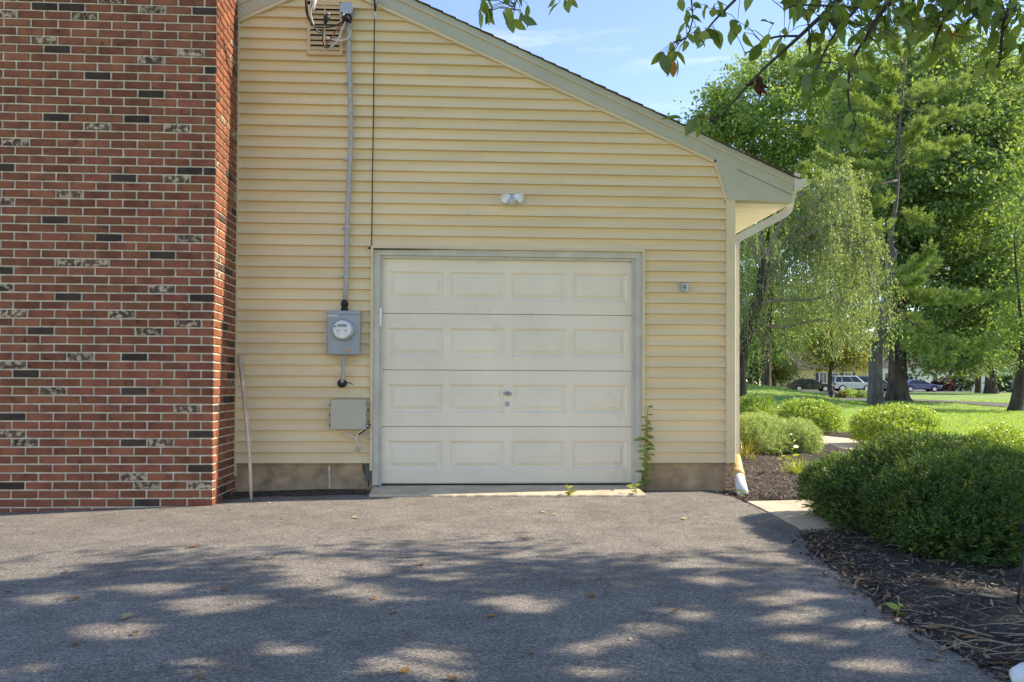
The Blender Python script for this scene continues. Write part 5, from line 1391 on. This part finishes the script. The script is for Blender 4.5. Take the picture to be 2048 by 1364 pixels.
# ------------------------------------------------------------------ shade tree at the right, its low branches reach over the view
st_ = tag(empty('shade_tree', (9.6, -6.0, 0)), 'tree whose low leafy branches hang into the top right of the view', 'tree')
B0 = Vector((9.6, -6.0, 0))
mb = MB(); tk = smooth([Vector((0, 0, -.4)), Vector((.05, 0, 1.2)), Vector((-.1, .1, 2.6)), Vector((-.2, .2, 4.5)), Vector((-.3, .3, 7))], 4); mb.tube(tk, radii(len(tk), .22, .08, .25), 12); mb.build('trunk', m_bark, st_, True)
lob = [((8.8, -5.0, 5.6), (3.6, 2.2, 2.2)), ((8.0, -3.45, 5.0), (2.5, 1.6, 1.4)), ((11.4, -3.9, 4.4), (2.4, 1.6, 1.5)), ((7.4, -5.6, 6.6), (2.6, 1.9, 1.4)), ((6.4, -4.9, 4.9), (1.3, 1.5, 1.0))]
r_ = np.random.default_rng(91)
cls = []
for c, r in lob:
    k = int(60 * r[0] * r[1]); v = unit(r_.normal(0, 1, (k, 3)))
    cls += list(np.array(c) + v * (.3 + .7 * r_.random((k, 1)) ** .5) * np.array(r))
cls = np.array(cls) - np.array(B0)
per = 58
off_ = r_.normal(0, 1, (len(cls), per, 3)) * .30 * np.array((1, 1, .6))
base_ = (cls[:, None] + off_).reshape(-1, 3)
# gaps between the clumps: thin the foliage where its shade would fall outside the shade or on a sun fleck
sv = np.array(sdir); wp = base_ + np.array(B0); gp_ = wp - sv * ((wp[:, 2] + .02) / sv[2])[:, None]
edge_px = [(-500, 1120), (0, 1108), (110, 1098), (240, 1086), (430, 1079), (520, 1097), (600, 1100), (680, 1078), (850, 1076), (960, 1062), (1060, 1066), (1130, 1080), (1160, 1100), (1300, 1108), (1420, 1100), (1500, 1075), (1560, 1052), (1640, 1030), (1800, 990)]
eg = np.array([onZ(a, b, -.02)[:2] for a, b in edge_px]); eg = eg[np.argsort(eg[:, 0])]
lim = np.interp(gp_[:, 0], eg[:, 0], eg[:, 1]) + .10 * np.sin(gp_[:, 0] * 9.1) * np.sin(gp_[:, 0] * 3.7 + 1) - .05 + r_.normal(0, .09, len(gp_))
keep = gp_[:, 1] < lim
flecks = [(665, 1138, 110, 15), (690, 1181, 62, 10), (610, 1166, 45, 8), (60, 1132, 75, 17), (150, 1112, 60, 6), (230, 1260, 68, 17), (440, 1209, 105, 14), (300, 1176, 70, 7), (870, 1131, 52, 8), (880, 1158, 36, 6), (1040, 1113, 50, 6), (1030, 1211, 62, 15), (750, 1199, 42, 6),
          (840, 1306, 52, 15), (880, 1337, 68, 13), (760, 1327, 50, 10), (50, 1335, 42, 9), (1180, 1342, 62, 15), (1145, 1299, 36, 9), (1235, 1281, 42, 7), (1300, 1259, 56, 9), (1395, 1131, 62, 7), (1370, 1229, 42, 7), (1560, 1118, 60, 7), (1600, 1221, 50, 9), (1530, 1201, 40, 8),
          (1610, 1191, 42, 7), (1560, 1242, 50, 8), (1620, 1282, 52, 10), (1760, 1332, 52, 13), (1740, 1252, 42, 8), (1640, 1342, 42, 10), (1480, 1312, 50, 8), (100, 1191, 50, 7), (560, 1122, 40, 6), (1950, 1195, 60, 12), (1860, 1180, 40, 8), (560, 1300, 50, 10), (390, 1330, 40, 8), (1420, 1165, 40, 6)]
for a, b, w_, h_ in flecks:
    c_ = onZ(a, b, -.02); rx_ = abs(onZ(a + w_, b, -.02)[0] - c_[0]); ry_ = abs(onZ(a, b + h_, -.02)[1] - c_[1])
    q_ = ((gp_[:, 0] - c_[0]) / (rx_ + .05)) ** 2 + ((gp_[:, 1] - c_[1] + .12 * (gp_[:, 0] - c_[0])) / (ry_ + .055)) ** 2
    q_ += .35 * np.sin(gp_[:, 0] * 17 + a) * np.sin(gp_[:, 1] * 23 + b) + r_.normal(0, .12, len(q_))
    keep &= (q_ > 1) | (r_.random(len(q_)) < .02)
base_ = base_[keep]
V, F_ = leaf_quads(base_, unit(r_.normal(0, 1, base_.shape) - np.array((0, 0, .3))), r_.uniform(.07, .11, len(base_)), r_.uniform(.05, .07, len(base_)), unit(r_.normal(0, .6, base_.shape) + np.array((0, 0, 1))))
o = link('crown', np_mesh('crown', V, F_, m_leaf_shade), st_); o['kind'] = 'stuff'
mb = MB()
for i in r_.choice(len(cls), 34, False):
    e = Vector(cls[i]); s = tk[int(len(tk) * random.uniform(.4, .95))]
    q = smooth([s, s.lerp(e, .5) + Vector((0, 0, .4)), e], 3); mb.tube(q, radii(len(q), .06, .012), 6)
# low branches in view, as (pixel, pixel, depth) polylines
bpx = [[(2200, -190, 4.6), (1900, -110, 3.7), (1720, -30, 3.2), (1640, 35, 3.05), (1600, 72, 3.0), (1560, 108, 3.0), (1513, 152, 2.95), (1470, 200, 2.95), (1432, 243, 2.95)],
       [(1900, -110, 3.7), (1760, -30, 3.0), (1715, 15, 2.95), (1665, 75, 2.9), (1640, 125, 2.9), (1622, 170, 2.9)],
       [(2050, -150, 4.0), (1850, -40, 3.1), (1772, 15, 3.0), (1735, 70, 3.0), (1702, 130, 3.0), (1697, 200, 3.0), (1712, 250, 3.0)],
       [(1900, -110, 3.7), (1560, -90, 3.3), (1470, 0, 3.2), (1430, 40, 3.2), (1405, 70, 3.2)], [(1560, -90, 3.3), (1400, -40, 3.2), (1385, 40, 3.2), (1374, 75, 3.2)],
       [(1600, 72, 3.0), (1545, 75, 3.0), (1510, 98, 3.0), (1490, 106, 3.0)], [(1560, -90, 3.3), (1200, -140, 3.3), (1060, -60, 3.3), (1033, 0, 3.3), (1030, 20, 3.3)], [(1200, -140, 3.3), (1135, -40, 3.3), (1130, 10, 3.3)],
       [(2050, -150, 4.0), (1930, -20, 3.2), (1880, 55, 3.1), (1866, 100, 3.1)], [(2200, -190, 4.6), (2060, -60, 3.4), (2010, 40, 3.2), (2000, 120, 3.2), (1985, 150, 3.2)], [(1715, 15, 2.95), (1600, 10, 3.0), (1570, 20, 3.0)], [(1620, 120, 3.0), (1618, 60, 3.0), (1612, 30, 3.0)],
       [(2050, -150, 4.0), (1990, -30, 3.2), (1950, 30, 3.1), (1905, 70, 3.1)]]
bp_ = []
for pl_ in bpx:
    P = [Vector(at(*p)) - B0 for p in pl_]
    if pl_[0][0] >= 2050: P = [tk[5], tk[5].lerp(P[0], .5) + Vector((0, 0, .3))] + P
    q = smooth(P, 4)
    thin = .010 if pl_[0][0] >= 1900 else .0045
    mb.tube(q, radii(len(q), thin * (1.6 if pl_[0][0] >= 2050 else 1), .0022), 6)
    bp_ += q
mb.build('branch', m_twig, st_, True)
lm_var = []
for l, w, c, f in ((.082, .046, .12, .22), (.074, .044, .25, .30), (.090, .052, .05, .15), (.068, .038, .35, .35), (.080, .048, .18, .45)):
    lm_var.append(leaf_part_mesh('leaf', l, w, m_leaf_near, f, c))
lm_dead = leaf_part_mesh('withered_leaf', .06, .035, m_leaf_dead, .5, .6)
lm_org = leaf_part_mesh('yellow_leaf', .075, .045, leaf_mat('overhead_yellow_leaf', [G(.42, .20, .05), G(.45, .25, .06)], .4, (1.2, 1, .7)), .3, .3)
# leaf sprays: centre px, spread px, count, depth
sprays = [(1345, 132, 24, 34, 12, 3.2), (1378, 70, 22, 22, 5, 3.2), (1405, 88, 26, 18, 8, 3.2), (1372, 25, 18, 16, 5, 3.2), (1420, 28, 20, 18, 6, 3.2), (1480, 84, 20, 24, 6, 3.1), (1555, 88, 24, 26, 8, 3.0), (1405, 252, 34, 24, 9, 2.95), (1600, 20, 40, 26, 13, 3.0),
          (1665, 40, 40, 36, 24, 3.0), (1650, 105, 34, 34, 16, 2.95), (1700, 70, 34, 40, 18, 3.0), (1640, 165, 40, 26, 13, 2.9), (1600, 172, 24, 24, 6, 2.9), (1700, 165, 30, 30, 10, 3.0), (1685, 275, 40, 28, 15, 3.0), (1690, 215, 18, 22, 5, 3.0),
          (1760, 30, 44, 34, 22, 3.0), (1770, 80, 30, 34, 12, 3.0), (1840, 25, 46, 30, 22, 3.1), (1880, 80, 34, 34, 14, 3.1), (1920, 30, 44, 34, 20, 3.1), (1990, 30, 44, 40, 24, 3.2), (1985, 110, 30, 40, 12, 3.2), (2035, 40, 30, 50, 14, 3.2), (2030, 110, 18, 24, 6, 3.2), (1890, 120, 16, 22, 4, 3.1),
          (1990, 150, 26, 16, 6, 3.2), (1005, 30, 36, 26, 12, 3.3), (975, 20, 18, 18, 5, 3.3), (1040, 50, 18, 18, 5, 3.3), (1130, 12, 20, 18, 6, 3.3), (1700, 8, 120, 20, 34, 3.1), (1940, 5, 110, 22, 44, 3.2), (1800, 55, 90, 30, 26, 3.2), (1960, 70, 80, 34, 26, 3.25)]
leaves = []
for cx_, cy_, sx, sy, nn_, dp in sprays:
    for i in range(nn_):
        px = cx_ + random.gauss(0, sx * .62); py = cy_ + random.gauss(0, sy * .62) - 18
        p = Vector(at(px, py, dp + random.gauss(0, .10))) - B0
        d = Vector((random.gauss(0, .55) + (px - cx_) / max(sx, 1) * .35, random.gauss(0, .45), -1 + random.gauss(.15, .5)))
        nrm = Vector((random.gauss(0, .9), random.gauss(-.5, .6), random.gauss(.4, .5)))
        leaves.append((p, d, nrm))
random.shuffle(leaves)
tw = MB()
rest = MB()
allq = [Vector(q) for q in bp_]
for i, (p, d, nrm) in enumerate(leaves):
    s_ = random.uniform(.55, .95)
    me = random.choice(lm_var)
    if i < 297:
        o = link('leaf', me, st_); orient(o, p, d, nrm); o.scale = (s_,) * 3
    else:
        x_ = d.normalized(); y_ = nrm.cross(x_).normalized(); z_ = x_.cross(y_)
        rest.add([p + (x_ * v.co.x + y_ * v.co.y + z_ * v.co.z) * s_ for v in me.vertices], [tuple(f.vertices) for f in me.polygons])
    # petiole towards the nearest branch point
    q = min(allq, key=lambda a: (a - p).length_squared)
    if (q - p).length < .22:
        tw.tube([p, p.lerp(q, .5) + Vector((0, 0, .012)), q], [.0010, .0014, .0018], 3, cap=False)
if rest.v:
    o = rest.build('leaves', m_leaf_near, st_, True); o['kind'] = 'stuff'
tw.build('leaf_stalks', m_twig, st_)['kind'] = 'stuff'
for i in range(9):
    p = Vector(at(1513 + random.gauss(0, 5), 150 + i * 3.2, 2.94 + random.gauss(0, .012))) - B0
    o = link('withered_leaf', lm_dead, st_); orient(o, p, (random.gauss(0, .4), random.gauss(0, .4), -1), (random.gauss(0, 1), random.gauss(0, 1), .3)); o.scale = (random.uniform(.6, .95),) * 3
    if i == 0: o['label'] = 'withered brown leaf in a hanging cluster'
for px, py in ((1885, 38), (1895, 55), (1348, 122)):
    o = link('yellow_leaf', lm_org, st_); orient(o, Vector(at(px, py, 3.08)) - B0, (random.gauss(0, .5), .3, -1), (random.gauss(0, 1), -.6, .3)); o.scale = (.75,) * 3; o['label'] = 'orange yellow leaf among the green ones'

# ------------------------------------------------------------------ fallen leaves
def fallen_mesh(l, w, mat, curl, lobes=False):
    mb = MB(); T = [0, .18, .42, .68, .88, 1]; Wd = [.03, .34, .5, .40, .18, 0]
    if lobes: Wd = [.03, .42, .18, .55, .16, 0]
    vs = []
    for t, q in zip(T, Wd):
        z = .012 * l / .06 * (4 * (t - .5) ** 2) * curl
        vs += [(l * (t - .5), -w * q, z + curl * .5 * w * q), (l * (t - .5), 0, z), (l * (t - .5), w * q, z + curl * .35 * w * q)]
    fs = []
    for i in range(5):
        for j in (0, 1): fs.append((3 * i + j, 3 * i + j + 1, 3 * i + 4 + j, 3 * i + 3 + j))
    mb.add(vs, fs)
    mb.tube([(-l * .5, 0, .001), (-l * .68, .004, .005)], [.0012, .0008], 4)
    return mb.mesh('fallen_leaf', mat, True)
fm = {'b': [fallen_mesh(.060, .036, m_fallen, .7), fallen_mesh(.05, .032, m_fallen, 1.1)], 'p': [fallen_mesh(.075, .05, m_fallen_pale, .5, True), fallen_mesh(.06, .036, m_fallen_pale, .4)], 'o': [fallen_mesh(.062, .038, m_fallen_orange, .6)]}
spots = [(388, 1094, 'o', 1.5), (132, 1144, 'b', 1), (151, 1199, 'b', 1.3), (447, 1179, 'b', 1), (270, 1267, 'b', .7), (151, 1290, 'b', .7), (550, 1114, 'b', 1), (515, 1116, 'b', .9), (465, 1206, 'b', .6), (67, 1067, 'b', .9), (400, 1072, 'b', .8),
         (14, 1185, 'b', .9), (400, 1357, 'b', .7), (983, 1015, 'p', .8), (1110, 1029, 'p', 1.1), (845, 1129, 'o', 1.1), (750, 1198, 'o', .8), (902, 1358, 'b', 1), (1062, 1308, 'b', .8), (1183, 1193, 'b', 1.2), (1351, 1224, 'b', .9),
         (936, 1139, 'b', .6), (1304, 1038, 'b', .6), (1320, 1210, 'b', .8), (820, 1270, 'b', .6), (118, 1200, 'b', .6), (1050, 1159, 'b', .7), (1078, 1158, 'b', .7), (1210, 1320, 'b', .5), (1262, 1279, 'p', .5), (610, 1030, 'b', .7), (560, 1052, 'b', .6), (475, 1062, 'b', .6),
         (330, 1017, 'o', .8), (540, 1007, 'p', .7), (590, 985, 'p', .6), (905, 972, 'o', .6), (1455, 990, 'b', 1), (1470, 1003, 'b', 1), (1500, 1012, 'b', .8), (1610, 1070, 'b', 1.2), (1625, 1095, 'b', 1.3), (1660, 1120, 'b', 1), (1690, 1140, 'b', 1.1), (1720, 1160, 'b', 1.2),
         (1745, 1180, 'p', .8), (1775, 1195, 'b', 1), (1800, 1215, 'b', .9), (1885, 1255, 'b', 1), (1900, 1275, 'p', .7), (1940, 1277, 'o', 1.1), (1960, 1300, 'b', 1), (1990, 1330, 'b', 1.3), (2010, 1320, 'b', 1), (2030, 1260, 'p', .9), (1845, 1190, 'b', .6), (1990, 1170, 'p', .6), (1648, 1085, 'b', 1), (1702, 1128, 'o', .9), (1930, 1262, 'b', .8)]
special_l = {(252, 1235): ('pale beige pointed leaf lying near a sun fleck at the left of the driveway', 'p', 1.25), (981, 1233): ('bright orange oval leaf lying in the middle of the driveway', 'o', 1.0), (787, 1225): ('light tan leaf lying left of the bright orange leaf', 'p', .9), (770, 1154): ('small pale yellowish leaf beside a sun fleck in the middle of the driveway', 'p', .7),
             (809, 1343): ('curled orange brown leaf near the bottom edge of the driveway', 'o', .9), (1928, 1322): ('large cream and brown leaf on the asphalt near the lower right corner', 'p', 1.15), (1985, 1196): ('big tan lobed leaf lying on the mulch near the black stake', 'p', 2.8), (1875, 1312): ('small orange brown leaf left of the large cream leaf', 'o', .6),
             (712, 1036): ('pale star shaped leaf on the sunny asphalt left of the door', 'p', 1.1), (1088, 1025): ('pale leaf lying in the pair on the sunny asphalt under the door', 'p', 1.1), (1369, 1038): ('pale leaf on the sunny asphalt right of the door', 'p', 1.1), (1867, 1258): ('curled brown and white leaf at the mulch edge on the right', 'b', 1.5)}
def put_leaf(px, py, k, s, label, grp=None):
    p = onZ(px, py, -.01)
    z = float(drive_z(p[0], p[1])) + .003 if p[0] < drive_edge(p[1]) else float(bed_z(p[0], p[1])) + .012
    if .0 < p[1] + .44 and 1.5 < p[0] < 3.98: z = .045
    p = onZ(px, py, z)
    o = link('fallen_leaf', random.choice(fm[k]), None); o.location = (p[0], p[1], z + .002); o.rotation_euler = (random.gauss(0, .12), random.gauss(0, .12), random.uniform(0, 6.28)); o.scale = (s * .88,) * 3
    tag(o, label, 'leaf', grp)
def where(px, py):
    if px > 1590:
        if py < 1110: return 'dead leaf beside the left end of the yew', 'dead leaves by the yew'
        if py < 1225: return 'dead leaf on the driveway edge in front of the yew', 'dead leaves in front of the yew'
        return 'dead leaf at the mulch edge in the lower right corner', 'dead leaves in the lower right corner'
    if py < 1012: return 'small leaf at the foot of the house wall', 'leaves at the foot of the wall'
    if py < 1080: return 'small leaf on the sunny asphalt strip', 'leaves on the sunny asphalt'
    if py > 1290: return 'small dry leaf near the bottom edge of the driveway', 'leaves at the bottom of the driveway'
    if px < 330: return 'small brown leaf on the shaded asphalt at the far left', 'leaves on the left of the driveway'
    if px < 700: return 'small leaf on shaded asphalt in front of the meter', 'leaves on the left centre of the driveway'
    if px < 1100: return 'small leaf on shaded asphalt before the left half of the door', 'leaves on the centre of the driveway'
    return 'small leaf on shaded asphalt before the right half of the garage', 'leaves on the right of the driveway'
ORD = ['leftmost', 'second from the left', 'third from the left', 'fourth from the left', 'fifth from the left', 'sixth from the left', 'seventh from the left', 'eighth from the left', 'ninth from the left', 'tenth from the left', 'eleventh from the left', 'twelfth from the left']
by = {}
for q in spots: by.setdefault(where(q[0], q[1]), []).append(q)
for (lab, grp), qs in by.items():
    for i_, (px, py, k, s) in enumerate(sorted(qs)):
        put_leaf(px, py, k, s, ORD[i_] + ' ' + lab, grp)
for (px, py), (lab, k, s) in special_l.items(): put_leaf(px, py, k, s, lab)

# black stake, twigs, white fitting in the lower right corner
p = onZ(2034, 1208, .01)
stk = tag(empty('garden_stake', tuple(p)), 'thin black metal stake standing in the mulch at the right edge', 'stake')
mb = MB(); mb.tube([(-.005, 0, -.06), (.03, .02, .10), (.075, .05, .30)], [.005, .006, .006], 8); mb.build('stake_rod', m_black, stk, True)
mb = MB(); mb.lathe([(.012, 0), (.020, .02), (.034, .05), (.030, .055)], (.076, .051, .301), (.2, .13, 1), 14); mb.build('stake_head', m_black, stk)
p = onZ(2042, 1372, -.02)
fit_ = tag(empty('pipe_fitting', (p[0] + .02, p[1], -.01)), 'white rounded plastic fitting with a grey end cut off by the lower right corner', 'fitting')
mb = MB(); mb.tube([(-.045, -.02, .005), (-.022, .01, .022), (.02, .03, .026), (.09, .05, .024)], [.016, .030, .034, .034], 14); mb.build('fitting_body', m_pvc, fit_, True)
mb = MB(); mb.lathe([(.022, 0), (.020, .004), (.0, .005)], (.006, -.018, .03), (-.15, -1, .12), 16); mb.build('fitting_end', m_steel, fit_)
tgs = tag(empty('dry_twigs', (4.45, -4.95, 0)), 'tangle of pale dry twigs lying on the mulch in the lower right corner', 'twigs')
mb = MB()
for i in range(22):
    a = random.gauss(2.7, .55); L_ = random.uniform(.08, .34); x, y = random.gauss(.06, .12), random.gauss(-.02, .11)
    z0 = random.uniform(.02, .07)
    q = [Vector((x, y, z0)), Vector((x + math.cos(a) * L_ * .5, y + math.sin(a) * L_ * .4, z0 + random.uniform(-.005, .03))), Vector((x + math.cos(a) * L_, y + math.sin(a) * L_ * .7, z0 + random.uniform(-.015, .02)))]
    mb.tube(smooth(q, 3), radii(7, random.uniform(.002, .0045), .0012), 5)
mb.build('twig_bundle', m_straw, tgs, True)['kind'] = 'stuff'
for k, (a, b, c_, lab) in enumerate((((1915, 1137), (1930, 1140), (1918, 1153), 'short pale twig on the mulch below the right part of the yew'), ((1893, 1252), (1920, 1256), (1950, 1262), 'long thin pale twig lying beside the curled brown and white leaf'), ((1905, 1272), (1945, 1293), (2010, 1306), 'long pale twig running into the twig tangle'))):
    P = [Vector(onZ(px, py, .02)) for px, py in (a, b, c_)]
    mb = MB(); mb.tube(smooth(P, 3), radii(7, .0032, .0016), 5); tag(mb.build('twig', m_straw, None, True), lab, 'twig')
